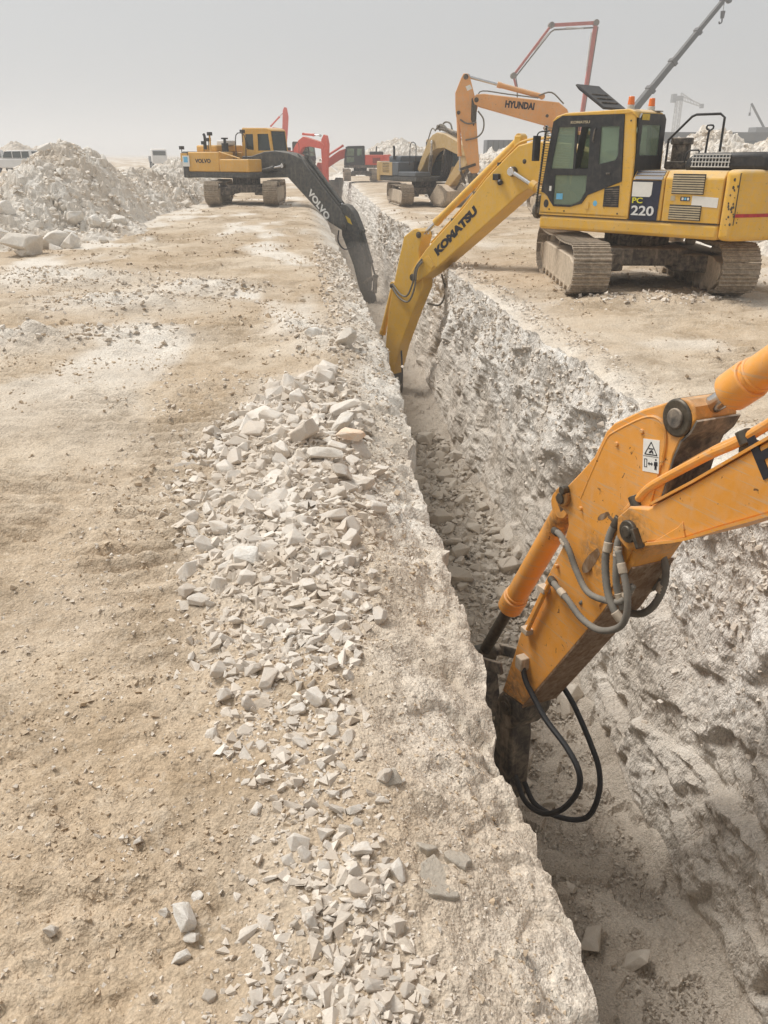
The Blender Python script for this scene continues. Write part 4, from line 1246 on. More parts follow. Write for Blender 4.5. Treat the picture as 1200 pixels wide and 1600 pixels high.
# counterweight
arc = [(-2.195, -1.36)] + [(-2.46 - 0.48 * math.cos((i - 7) / 7 * math.pi / 2) ** 0.8, -1.36 + 2.72 * i / 14) for i in range(15)] + [(-2.195, 1.36)]
m = MB(); m.prism(arc, 1.09, 2.21, 'z')
cw = m.build('counterweight', 'k_yellow', K, 0.09, 4)
m = MB(); m.prism([(-2.44, 1.345), (-2.44, 1.352), (-2.452, 1.352), (-2.452, 1.345)], 1.35, 2.16, 'z')
for i in range(9, 14):
    a, b = arc[i], arc[i + 1]
    m.prism([(a[0] - 0.004, a[1] + 0.004), (b[0] - 0.004, b[1] + 0.004), (b[0], b[1]), (a[0], a[1])], 1.47, 1.53, 'z') if False else None
m.build('seam', 'black', cw)
m = MB()
for i in range(11, 15):
    a, b = Vector(arc[i]), Vector(arc[i + 1])
    d = (b - a).normalized(); nn = Vector((-d.y, d.x))
    if nn.y < 0: nn = -nn
    m.prism([tuple(a + nn * 0.002), tuple(b + nn * 0.002), tuple(b + nn * 0.008), tuple(a + nn * 0.008)], 1.475, 1.53, 'z')
m.build('red_stripe', 'red_stripe', cw)
# worn scrape marks, low on the counterweight, and rust spots
m = MB()
for i in range(26):
    x = random.uniform(-2.52, -2.3); z = random.choice((random.gauss(1.8, 0.16), random.gauss(1.5, 0.1)))
    k = random.uniform(0.006, 0.022)
    m.prism([(x + k * math.cos(a) * random.uniform(0.6, 1.2), z + 1.4 * k * math.sin(a) * random.uniform(0.6, 1.2)) for a in [j * 1.047 for j in range(6)]], 1.3605, 1.3625)
tag(m.build('rust_spots', 'steel', cw), kind='stuff')
# engine hood with mesh guard
m = MB(); m.prism([(-1.24, 2.18), (-1.30, 2.36), (-1.42, 2.46), (-2.6, 2.48), (-2.72, 2.40), (-2.74, 2.20)], -0.75, 0.98)
hood = m.build('engine_hood', 'black', K, 0.07, 3)
for i in range(12):
    m = MB(); x = -1.42 - i * 0.058; m.bar((x, 1.0, 2.235), (x, 0.985, 2.44), 0.014, 0.014); m.build('guard_bar', 'grille', hood)
for z in (2.245, 2.32, 2.385, 2.44):
    m = MB(); m.bar((-1.40, 1.002, z), (-2.08, 1.002, z), 0.014, 0.016); m.build('guard_bar', 'grille', hood)
m = MB(); m.tube([(-0.52, 0.2, 2.2), (-0.52, 0.2, 2.68), (-0.92, 0.2, 3.06), (-1.0, 0.2, 3.09), (-1.44, 0.2, 3.09), (-1.52, 0.2, 3.03), (-1.52, 0.2, 2.48)], 0.022, 8, 0)
m.build('handrail', 'black', K)
m = MB(); m.tube([(-1.22, 0.9, 2.3), (-1.27, 0.9, 2.48), (-1.45, 0.9, 2.5), (-1.47, 0.9, 2.44)], 0.014, 8, 3); m.build('handrail', 'black', hood)
m = MB(); m.tube([(-1.26, 0.2, 2.45), (-1.27, 0.2, 2.8), (-1.28, 0.2, 2.84)], 0.02, 8, 0); m.tube([(-1.22, 0.2, 2.86), (-1.28, 0.2, 2.83), (-1.34, 0.2, 2.86), (-1.33, 0.2, 2.91), (-1.23, 0.2, 2.91), (-1.22, 0.2, 2.86)], 0.016, 8, 2)
m.build('lever', 'black', hood)
m = MB(); m.cyl((-0.72, 0.05, 2.2), (-0.72, 0.05, 2.6), 0.17, 20); m.cyl((-0.72, 0.05, 2.6), (-0.72, 0.05, 2.72), 0.2, 20); m.box(-0.95, -0.55, -0.2, 0.28, 2.18, 2.32)
m.build('air_filter', 'dark', K, 0.02)
# cab
x0, x1, y0, y1 = -0.49, 1.43, 0.35, 1.35
m = MB(); m.box(x0, x1, y0, y1, 1.352, 1.42); ck = m.build('cab', 'k_yellow', K, 0.01)
w1 = [(1.225, 2.19), (1.115, 2.90), (0.735, 2.90), (0.715, 2.19)]
w1b = [(0.695, 2.19), (0.715, 2.90), (0.44, 2.90), (0.41, 2.19)]
w2 = [(0.20, 2.27), (0.22, 2.90), (-0.15, 2.90), (-0.18, 2.42), (-0.13, 2.34)]
w3 = [(1.12, 1.55), (1.12, 2.07), (0.42, 2.08), (0.42, 1.80), (0.52, 1.63), (0.70, 1.555)]
w1open = [(1.225, 2.19), (1.115, 2.90), (0.44, 2.90), (0.41, 2.19)]
door = [(1.41, 1.77), (1.245, 3.0), (1.06, 3.09), (-0.22, 3.09), (-0.30, 1.99), (0.38, 1.74), (0.49, 1.59), (0.74, 1.52), (1.11, 1.52), (1.20, 1.62), (1.26, 1.70), (1.33, 1.75)]
for y, nm in ((y1, 'door'), (y0, 'cab_side')):
    m = MB(); m.prism(door, y - 0.03, y + 0.012, 'y', [w1open, w2, w3]); dr = m.build(nm, 'black', ck)
    for w in (w1, w2, w3) if y == y1 else (w1open, w2, w3):
        m = MB(); m.prism(w, y - 0.012, y - 0.004); m.build('window', 'glass', ck)
    if y == y1:
        m = MB(); m.prism([(0.74, 2.19), (0.76, 2.90), (0.715, 2.90), (0.695, 2.19)], y - 0.016, y + 0.004); m.build('window_frame', 'black', ck)
        m = MB(); m.box(-0.06, 0.02, y + 0.012, y + 0.03, 2.10, 2.13); m.build('door_handle', 'dark', ck, 0.006)
        m = MB(); m.tube([(0.32, y + 0.01, 2.86), (0.33, y + 0.035, 2.85), (0.35, y + 0.035, 2.66), (0.34, y + 0.01, 2.64)], 0.012, 6, 2); m.build('grab_bar', 'dark', ck)
lettering('KOMATSU', 'slat', ck, (0.86, y1 + 0.012, 2.955), (-1, 0, 0), (0, 0, 1), 0.045, 0.02, width=0.40)
# yellow shell: lower body and rear pillar around the door
low = [(1.43, 1.37), (1.41, 1.77), (1.33, 1.75), (1.26, 1.70), (1.20, 1.62), (1.11, 1.52), (0.74, 1.52), (0.49, 1.59), (0.38, 1.74), (-0.30, 1.99), (-0.22, 3.09), (-0.34, 3.12), (-0.44, 3.04), (-0.49, 2.48), (-0.50, 2.13), (-0.50, 1.37)]
for y in (y1, y0):
    m = MB(); m.prism(low, y - 0.05, y - 0.0); m.build('cab_shell', 'k_yellow', ck, 0.012)
m = MB(); m.prism([(0.03, 1.55), (0.03, 1.87), (-0.27, 1.92), (-0.29, 1.55)], y1 - 0.002, y1 + 0.006); vt = m.build('vent_recess', 'black', ck)
for k in range(8):
    z = 1.58 + k * 0.038
    m = MB(); m.bar((0.015, y1 + 0.010, z), (-0.275, y1 + 0.010, z + 0.012), 0.010, 0.014); m.build('louvre_slat', 'dark', ck)
m = MB(); m.prism([(1.28 + 0.055 * math.cos(a), 1.56 + 0.075 * math.sin(a)) for a in [i * math.pi / 8 for i in range(16)]], y1 - 0.002, y1 + 0.004); m.build('oval_vent', 'black', ck)
m = MB(); m.box(0.92, 1.06, y1 - 0.003, y1 - 0.001, 1.645, 1.75); m.build('sticker', 'blue_sticker', ck)
m = MB(); m.box(1.175, 1.225, y1 + 0.012, y1 + 0.015, 1.79, 1.88); m.build('sticker', 'sticker', ck)
m = MB(); m.prism([(0.20 + 0.045 * math.cos(a), 1.60 + 0.05 * math.sin(a)) for a in [i * math.pi / 6 for i in range(12)]], y1 - 0.001, y1 + 0.003); m.build('sticker', 'blue_sticker', ck)
m = MB(); m.box(0.36, 0.365, y1 - 0.001, y1 + 0.004, 1.37, 1.62); m.box(0.33, 0.40, y1 - 0.001, y1 + 0.012, 1.50, 1.62); m.build('latch', 'k_yellow', ck)
m = MB()
for x, z in ((0.86, 1.44), (-0.28, 1.44), (-0.36, 2.98), (1.20, 1.46)): m.cyl((x, y1, z), (x, y1 + 0.006, z), 0.016, 10)
m.build('bolt_holes', 'steel', ck)
# roof, back and front
m = MB(); m.prism([(-0.47, 3.02), (-0.42, 3.13), (-0.30, 3.17), (0.98, 3.14), (1.18, 3.09), (1.275, 3.0), (1.24, 2.99), (1.05, 3.085), (-0.22, 3.085), (-0.36, 3.10)], y0 - 0.01, y1 + 0.014); m.build('cab_roof', 'k_yellow', ck, 0.02)
yb = [(y0, 1.42), (y1 - 0.05, 1.42), (y1 - 0.05, 3.02), (y1 - 0.12, 3.10), (y0 + 0.08, 3.10), (y0, 3.02)]
yh = [(y0 + 0.17, 2.42), (y1 - 0.15, 2.42), (y1 - 0.15, 2.92), (y0 + 0.17, 2.92)]
m = MB(); m.prism(yb, -0.505, -0.47, 'x', [yh]); m.build('cab_back', 'black', ck)
m = MB(); m.prism(yh, -0.492, -0.484, 'x'); m.build('window', 'glass', ck)
m = MB(); m.box(-0.512, -0.506, 0.98, 1.24, 2.99, 3.09); m.build('warning_label', 'yellow_label', ck)
m = MB(); m.add([(1.40, y0 + 0.04, 1.78), (1.40, y1 - 0.04, 1.78), (1.25, y1 - 0.04, 3.0), (1.25, y0 + 0.04, 3.0)], [(0, 1, 2, 3)]); m.build('windscreen', 'glass', ck)
m = MB(); m.box(1.385, 1.425, y0 + 0.01, y1 - 0.05, 1.42, 1.77); m.build('cab_front', 'k_yellow', ck, 0.01)
m = MB()
m.box(-0.1, 0.45, 0.6, 1.1, 1.6, 1.92); m.box(-0.22, -0.05, 0.62, 1.08, 1.85, 2.55); m.box(-0.2, -0.08, 0.72, 0.98, 2.6, 2.8)
m.box(0.05, 0.55, 1.12, 1.2, 1.95, 2.12); m.box(0.05, 0.55, 0.5, 0.58, 1.95, 2.12)
m.build('seat', 'seat', ck, 0.04)
# front guard of diagonal bars standing off the windscreen
m = MB()
for y in (y0 + 0.02, y1 + 0.02):
    m = MB(); m.bar((1.50, y, 1.50), (1.385, y, 2.93), 0.03, 0.03); m.build('guard_frame', 'black', ck)
for i in range(30):
    t = i / 29; x = 1.495 - 0.11 * t; z = 1.58 + 1.30 * t
    m = MB(); m.bar((x + 0.004, y0 + 0.02, z - 0.012), (x + 0.004, y1 + 0.045, z + 0.02), 0.02, 0.014); m.build('guard_bar', 'slat', ck)
m = MB(); m.bar((0.30, 0.52, 3.19), (0.30, 1.30, 3.19), 0.04, 0.04)
hp = MB(); hp.prism([(0.26, 3.17), (0.82, 3.52), (0.90, 3.60), (0.86, 3.62), (0.78, 3.56), (0.24, 3.21)], 0.50, 1.28)
hp.v = [(v[0] * 1.0 + (0.0), v[1], v[2]) for v in hp.v]
ht = hp.build('roof_hatch', 'black', ck, 0.02)
for k in range(3):
    m = MB(); t = 0.25 + 0.2 * k; m.bar((0.26 + 0.56 * t - 0.02, 0.62, 3.17 + 0.35 * t + 0.045), (0.26 + 0.56 * t - 0.02, 1.16, 3.17 + 0.35 * t + 0.045), 0.05, 0.012); m.build('hatch_rib', 'dark', ck)
for y in (1.22, 0.48):
    m = MB(); m.cyl((-0.25, y, 3.15), (-0.25, y, 3.235), 0.065, 18); bs = m.build('beacon_base', 'beacon_base', ck, 0.006)
    m = MB(); m.cyl((-0.25, y, 3.235), (-0.25, y, 3.37), 0.06, 18, 0.05); m.build('beacon_lens', 'beacon', ck, 0.01)
m = MB(); m.box(-0.45, -0.1, 0.40, 0.58, 3.145, 3.16); m.build('beacon_bracket', 'dark', ck)
m = MB(); m.tube([(1.30, 1.38, 2.84), (1.48, 1.46, 2.82), (1.52, 1.48, 2.7)], 0.014, 8, 3); m.box(1.47, 1.53, 1.40, 1.58, 2.32, 2.76); m.build('mirror', 'black', ck, 0.02)
m = MB(); m.cyl((1.52, 1.20, 1.42), (1.60, 1.20, 1.42), 0.16, 16); m.cyl((1.50, 1.20, 1.60), (1.57, 1.20, 1.60), 0.11, 16); m.box(1.43, 1.53, 1.1, 1.3, 1.36, 1.7); m.build('work_lamp', 'dark', K, 0.02)
# boom: lower part rises from the deck, then the long reach down to the trench
up = [(0.02, 1.98), (0.25, 2.22), (1.0, 2.46), (1.8, 2.66), (2.42, 2.69), (2.80, 2.61), (3.07, 2.41), (3.63, 1.94), (4.31, 1.25), (5.34, 0.34), (5.60, 0.05), (5.86, -0.28), (5.84, -0.44), (5.70, -0.50)]
lo = [(5.30, -0.27), (4.98, -0.06), (4.07, 0.61), (3.09, 1.35), (2.73, 1.63), (2.44, 1.79), (2.0, 1.88), (1.2, 1.86), (0.4, 1.78), (0.08, 1.78)]
bk = plate_boom(K, 'boom', up + lo, 0.28, 'k_arm', 0.025)
pin(bk, 5.75, -0.36, 0.32, 0.085); pin(bk, 2.88, 2.10, 0.36, 0.10); pin(bk, 2.62, 2.30, 0.285, 0.05)
lettering('KOMATSU', 'ink', bk, (4.955, 0.281, 0.20), (-1.22, 0, 1.09), (1, 0, 1.1), 0.20, 0.07, width=1.56)
for y in (-0.36, 0.36):
    hydraulic((1.30, y, 1.38), (2.88, y, 2.10), 0.085, bk, 'k_yellow', 0.66, names=('boom_cylinder', 'cylinder_rod'), eye_w=0.05)
hydraulic((2.95, 0, 2.75), (5.66, 0, 0.64), 0.085, bk, 'k_yellow', 0.86, names=('arm_cylinder', 'cylinder_rod'), eye_w=0.1)
m = MB(); m.box(2.86, 3.04, -0.12, 0.12, 2.45, 2.80); m.build('cylinder_bracket', 'k_arm', bk, 0.02)
for j, (y, dz) in enumerate(((0.17, 0.05), (0.22, 0.03), (-0.2, 0.05))):
    m = MB(); m.tube([(2.1, y, 2.70 + dz), (2.42, y, 2.70 + dz), (2.80, y, 2.63 + dz), (3.07, y, 2.44 + dz), (3.63, y, 1.97 + dz), (4.31, y, 1.29 + dz), (5.25, y, 0.45 + dz)], 0.018, 8, 4); m.build('pipe', 'k_arm', bk)
for t in (0.1, 0.4, 0.7):
    x, z = 3.1 + 2.1 * t, 2.44 - 2.0 * t; m = MB(); m.bar((x, 0.12, z), (x, 0.27, z), 0.06, 0.07); m.build('pipe_clamp', 'dark', bk)
m = MB(); m.box(3.22, 3.38, 0.281, 0.36, 1.92, 2.05); m.cyl((3.2, 0.33, 1.90), (3.16, 0.36, 1.86), 0.06, 12); m.build('work_lamp', 'black', bk, 0.01)
m = MB(); m.prism([(5.25, 0.20), (5.05, -0.02), (5.15, -0.12), (5.42, 0.10)], 0.281, 0.30); m.build('boom_rib', 'k_arm', bk, 0.006)
ar = [(5.56, 0.60), (5.60, 0.72), (5.72, 0.79), (5.86, 0.76), (6.16, 0.57), (6.31, 0.07), (6.53, -0.70), (6.68, -1.25), (6.74, -1.75), (6.80, -2.3), (6.80, -2.85), (6.66, -3.02), (6.52, -2.97), (6.25, -2.15), (5.82, -1.21), (5.50, -0.58), (5.52, -0.30), (5.62, 0.0), (5.66, 0.3)]
ak = plate_boom(K, 'arm', ar, 0.19, 'k_arm', 0.02)
pin(ak, 5.66, 0.64, 0.22, 0.075); pin(ak, 6.56, -0.66, 0.22, 0.06); pin(ak, 6.68, -2.88, 0.22, 0.075)
hydraulic((6.66, 0, -0.66), (7.26, 0, -2.5), 0.075, ak, 'k_arm', 0.72, names=('bucket_cylinder', 'cylinder_rod'), eye_w=0.08)
m = MB(); m.bar((7.26, 0.16, -2.5), (6.75, 0.16, -2.35), 0.04, 0.1); m.bar((7.26, -0.16, -2.5), (6.75, -0.16, -2.35), 0.04, 0.1); m.bar((7.26, 0, -2.5), (7.1, 0, -3.1), 0.2, 0.1); m.build('link', 'steel', ak)
for pts_ in ([(5.45, 0.30, 0.10), (5.62, 0.33, -0.12), (5.72, 0.33, -0.50), (5.92, 0.31, -0.82), (6.20, 0.26, -0.82), (6.50, 0.22, -0.62)],
             [(5.40, 0.34, 0.05), (5.55, 0.36, -0.15), (5.62, 0.37, -0.6), (5.85, 0.33, -0.95), (6.2, 0.28, -0.92), (6.52, 0.22, -0.70)],
             [(5.3, -0.28, -0.3), (5.2, -0.32, -0.7), (5.35, -0.3, -1.05), (5.7, -0.22, -1.05)]):
    m = MB(); m.tube(pts_, 0.024, 8, 5); m.build('hose', 'hose', ak)
m = MB(); m.tube([(6.3, 0.1, -2.3), (6.2, 0.16, -2.9), (6.22, 0.16, -3.4), (6.35, 0.1, -3.7)], 0.024, 8, 5); m.build('hose', 'hose_black', ak)
breaker(K, (6.72, -2.9), (6.95, -3.75), 0.22, 0.2)

# ---- the orange arm in the foreground; its machine stands beside the photographer, out of the picture
HX = 6.3
HO = (2.157 + HX * math.sin(R(20)), 4.729 - HX * math.cos(R(20)), 0.0)
Hn = machine('excavator', HO, -20.0, 'nearest excavator, only its orange boom and arm showing in the right foreground')
def hp_(l): return [(x + HX, z) for x, z in l]
undercarriage(Hn, -20)
bh = house(Hn, 'h_orange', 'dark', 'h_orange')
cab(Hn, 'h_orange')
up = [(-6.25, 2.02), (-5.6, 2.35), (-4.6, 2.78), (-3.5, 3.02), (-2.9, 2.86), (-2.2, 2.26), (-1.6, 1.72), (-0.92, 1.08), (-0.45, 0.66), (-0.13, 0.385), (0.04, 0.33), (0.135, 0.22), (0.12, 0.08), (0.0, 0.03)]
lo = [(-0.17, 0.165), (-0.37, 0.27), (-0.48, 0.335), (-0.71, 0.50), (-1.0, 0.70), (-1.6, 1.12), (-2.3, 1.62), (-3.0, 2.0), (-3.6, 2.1), (-4.6, 1.95), (-5.6, 1.8), (-6.2, 1.78)]
bn = plate_boom(Hn, 'boom', hp_(up + lo), 0.235, 'h_orange', 0.014)
m = MB()
ed = hp_([(-0.17, 0.165), (-0.37, 0.27), (-0.48, 0.335), (-0.71, 0.50), (-1.0, 0.70), (-1.6, 1.12)])
for a, b in zip(ed[:-1], ed[1:]): m.bar((a[0], 0, a[1] - 0.006), (b[0], 0, b[1] - 0.006), 0.51, 0.018)
m.build('bottom_plate', 'h_orange', bn)
m = MB()
ed = hp_([(-0.16, 0.43), (-0.45, 0.675), (-0.92, 1.095), (-1.6, 1.735), (-2.2, 2.275)])
for a, b in zip(ed[:-1], ed[1:]): m.bar((a[0], 0, a[1]), (b[0], 0, b[1]), 0.50, 0.016)
m.build('top_plate', 'h_orange', bn)
m = MB(); m.prism(hp_([(-0.47, 0.335), (-0.43, 0.42), (-0.40, 0.37), (-0.20, 0.175), (-0.36, 0.268)]), 0.2355, 0.243); m.build('joint_plate', 'h_orange', bn, 0.004)
lettering('HYUNDAI', 'ink', bn, (HX - 0.925, 0.236, 0.855), (-0.92, 0, 0.80), (0.8, 0, 0.92), 0.235, 0.03, width=1.45)
pin(bn, HX + 0.0, 0.175, 0.262, 0.075)
m = MB(); m.bar((HX - 0.055, 0.255, 0.22), (HX - 0.135, 0.255, 0.115), 0.03, 0.055, (0, 1, 0)); m.build('pin_keeper', 'steel', bn, 0.006)
# arm
arm_out = [(-0.19, 1.095), (-0.11, 1.055), (0.11, 0.945), (0.36, 0.785), (0.425, 0.71), (0.52, 0.50), (0.64, 0.35), (0.81, 0.155), (0.865, 0.115), (0.885, 0.06), (0.845, 0.005), (0.745, -0.03), (0.725, -0.10), (0.76, -0.28), (0.92, -0.62), (1.09, -1.02), (1.21, -1.28), (1.29, -1.58), (1.425, -2.03),
           (1.09, -1.965), (0.70, -1.33), (0.39, -0.82), (0.24, -0.58), (0.13, -0.36), (-0.02, -0.06), (-0.11, 0.12), (-0.14, 0.40), (-0.18, 0.60), (-0.20, 0.74), (-0.235, 0.85), (-0.30, 0.93), (-0.33, 1.0), (-0.30, 1.07), (-0.25, 1.10)]
an = plate_boom(Hn, 'arm', hp_(arm_out), 0.16, 'h_orange', 0.012)
# raised side reinforcement with a weld bead round it
m = MB(); m.prism(hp_([(0.40, 0.66), (0.33, 0.735), (0.09, 0.895), (-0.03, 0.93), (-0.10, 0.89), (-0.125, 0.80), (-0.125, 0.70), (-0.08, 0.38), (0.0, 0.10), (0.10, -0.20), (0.28, -0.55), (0.60, 0.16), (0.50, 0.42)]), 0.1605, 0.172)
rp = m.build('side_plate', 'h_orange', an, 0.006)
m = MB()
bead = hp_([(0.60, 0.16), (0.50, 0.42), (0.40, 0.66), (0.33, 0.735), (0.09, 0.895), (-0.03, 0.93), (-0.10, 0.89), (-0.125, 0.80), (-0.122, 0.66)])
m.tube([(x, 0.165, z) for x, z in bead], 0.011, 6, 4); m.tube([(HX + 0.60, 0.165, 0.16), (HX + 0.28, 0.165, -0.55)], 0.006, 6, 0); m.build('weld_bead', 'h_orange', an)
for x, z in ((0.29, 0.665), (0.075, 0.815), (0.585, 0.09), (0.80, -0.47), (0.21, -0.43)):
    m = MB(); m.cyl((HX + x, 0.16, z), (HX + x, 0.185, z), 0.016, 12); m.build('grease_nipple', 'h_orange', an, 0.004)
m = MB(); m.cyl((HX + 0.80, 0.155, 0.10), (HX + 0.80, 0.195, 0.10), 0.075, 22); m.build('boss', 'h_orange', an, 0.01)
m = MB(); m.cyl((HX + 0.80, -0.19, 0.09), (HX + 0.80, 0.205, 0.09), 0.042, 16); m.cyl((HX + 0.775, 0.16, 0.165), (HX + 0.775, 0.215, 0.165), 0.032, 14); m.build('pin', 'steel', an, 0.005)
# top pin with its dark greasy boss and the inner edge plate
m = MB(); m.cyl((HX - 0.19, -0.175, 0.975), (HX - 0.19, 0.176, 0.975), 0.115, 28); m.build('top_boss', 'steel', an, 0.012)
m = MB(); m.cyl((HX - 0.19, -0.20, 0.975), (HX - 0.19, 0.19, 0.975), 0.06, 20); m.build('pin', 'dark', an, 0.006)
m = MB(); inner = hp_([(-0.345, 1.0), (-0.31, 0.92), (-0.245, 0.845), (-0.21, 0.735), (-0.19, 0.60), (-0.15, 0.40), (-0.12, 0.14)])
for a, b in zip(inner[:-1], inner[1:]): m.bar((a[0], 0, a[1]), (b[0], 0, b[1]), 0.325, 0.012, (0, 1, 0)) if False else m.bar((a[0], 0, a[1]), (b[0], 0, b[1]), 0.33, 0.014)
m.build('inner_plate', 'dark', an)
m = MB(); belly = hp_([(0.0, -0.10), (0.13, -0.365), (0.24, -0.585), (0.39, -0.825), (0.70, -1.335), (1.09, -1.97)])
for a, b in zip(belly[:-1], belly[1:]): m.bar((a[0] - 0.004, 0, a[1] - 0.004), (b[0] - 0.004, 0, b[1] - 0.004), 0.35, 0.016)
m.build('belly_plate', 'dark_brown', an)  # whole belly face in dark brown, darker than the orange sides
# safety label
m = MB(); m.prism(hp_([(0.055, 0.775), (-0.085, 0.805), (-0.115, 0.60), (0.025, 0.57)]), 0.172, 0.1745); dc = m.build('safety_label', 'sticker', an)
def dpt(u, v):      # label coordinates 0..1 right, 0..1 up
    x = 0.025 + (0.055 - 0.025) * v + (-0.14) * u; z = 0.57 + 0.205 * v + 0.03 * u
    return (HX + x, z)
def mark(poly, d=0.1762):
    m = MB(); m.prism([dpt(u, v) for u, v in poly], 0.1745, d); m.build('label_mark', 'ink', an)
for a, b in (((0.12, 0.54), (0.88, 0.54)), ((0.88, 0.54), (0.5, 0.92)), ((0.5, 0.92), (0.12, 0.54))):
    pa, pb = dpt(*a), dpt(*b)
    m = MB(); m.bar((pa[0], 0.1752, pa[1]), (pb[0], 0.1752, pb[1]), 0.002, 0.006); m.build('label_mark', 'ink', an)
mark([(0.36, 0.70), (0.64, 0.70), (0.64, 0.735), (0.36, 0.735)]); mark([(0.42, 0.64), (0.55, 0.69), (0.62, 0.65), (0.66, 0.58), (0.60, 0.57), (0.55, 0.62), (0.46, 0.58), (0.36, 0.60)])
mark([(0.03, 0.48), (0.97, 0.48), (0.97, 0.49), (0.03, 0.49)])
for poly in ([(0.10, 0.14), (0.13, 0.14), (0.13, 0.40), (0.10, 0.40)], [(0.25, 0.14), (0.28, 0.14), (0.28, 0.40), (0.25, 0.40)], [(0.13, 0.38), (0.25, 0.38), (0.25, 0.40), (0.13, 0.40)], [(0.13, 0.14), (0.25, 0.14), (0.25, 0.16), (0.13, 0.16)]): mark(poly)
mark([(0.34, 0.26), (0.42, 0.32), (0.42, 0.28), (0.56, 0.28), (0.56, 0.32), (0.64, 0.26), (0.56, 0.20), (0.56, 0.24), (0.42, 0.24), (0.42, 0.20)])
mark([(0.72, 0.34), (0.92, 0.34), (0.93, 0.22), (0.88, 0.22), (0.88, 0.10), (0.83, 0.10), (0.82, 0.2), (0.80, 0.10), (0.75, 0.10), (0.75, 0.22), (0.71, 0.22)])
mark([(0.82 + 0.05 * math.cos(a), 0.40 + 0.032 * math.sin(a)) for a in [i * 0.785 for i in range(8)]])
# scuffs where the hoses rubbed the paint off
for x, z, a_, l_, w_ in ((0.42, -0.25, 2.15, 0.15, 0.045), (0.34, 0.13, 2.5, 0.08, 0.02), (0.25, 0.14, 0.3, 0.06, 0.02), (0.20, -0.42, 1.2, 0.03, 0.02)):
    m = MB(); m.prism([(HX + x + l_ * math.cos(t) * math.cos(a_) * random.uniform(0.75, 1.1) - w_ * math.sin(t) * math.sin(a_), z + l_ * math.cos(t) * math.sin(a_) + w_ * math.sin(t) * math.cos(a_) * random.uniform(0.6, 1.2)) for t in [i * math.pi / 7 for i in range(14)]], 0.1722, 0.1735)
    m.build('scuff', 'dark_brown', an)
# tip casting, linkage, breaker
m = MB(); m.prism(hp_([(1.425, -2.02), (1.09, -1.955), (1.12, -2.12), (1.24, -2.32), (1.36, -2.42), (1.48, -2.32), (1.50, -2.12)]), -0.155, 0.155); tp = m.build('arm_tip', 'dark', an, 0.03)
pin(an, HX + 1.34, -2.13, 0.18, 0.09)
hydraulic((HX + 0.93, 0, -0.03), (HX + 2.03, 0, -2.04), 0.095, an, 'h_orange', 0.63, rod='steel', names=('bucket_cylinder', 'cylinder_rod'), eye_w=0.1)
m = MB(); m.bar((HX + 0.80, 0, 0.09), (HX + 0.95, 0, -0.06), 0.2, 0.13); m.build('cylinder_clevis', 'dark', an, 0.02)
m = MB()
for y in (-0.19, 0.19): m.bar((HX + 2.03, y, -2.04), (HX + 1.42, y, -1.78), 0.04, 0.11)
m.bar((HX + 2.03, 0, -2.04), (HX + 1.85, 0, -2.65), 0.22, 0.11); m.cyl((HX + 2.03, -0.22, -2.04), (HX + 2.03, 0.22, -2.04), 0.06, 16); m.build('link', 'dark', an, 0.01)
breaker(Hn, (HX + 1.46, -2.25), (HX + 1.40, -3.72), 0.13, 0.11, 'dark')
hydraulic((HX - 2.4, 0, 2.95), (HX - 0.19, 0, 0.975), 0.098, bn, 'h_orange', 0.90, names=('arm_cylinder', 'cylinder_rod'), eye_w=0.12, rr=0.055)
m = MB()
for i in range(8):
    a = i * math.pi / 4; c0 = Vector((HX - 0.415, 0, 1.176)); d = Vector((2.21, 0, -1.975)).normalized(); e1 = Vector((0, 1, 0)); e2 = d.cross(e1)
    m.cyl(c0 + (e1 * math.cos(a) + e2 * math.sin(a)) * 0.088, c0 + (e1 * math.cos(a) + e2 * math.sin(a)) * 0.088 + d * 0.028, 0.014, 8)
m.build('gland_bolts', 'h_orange', bn)
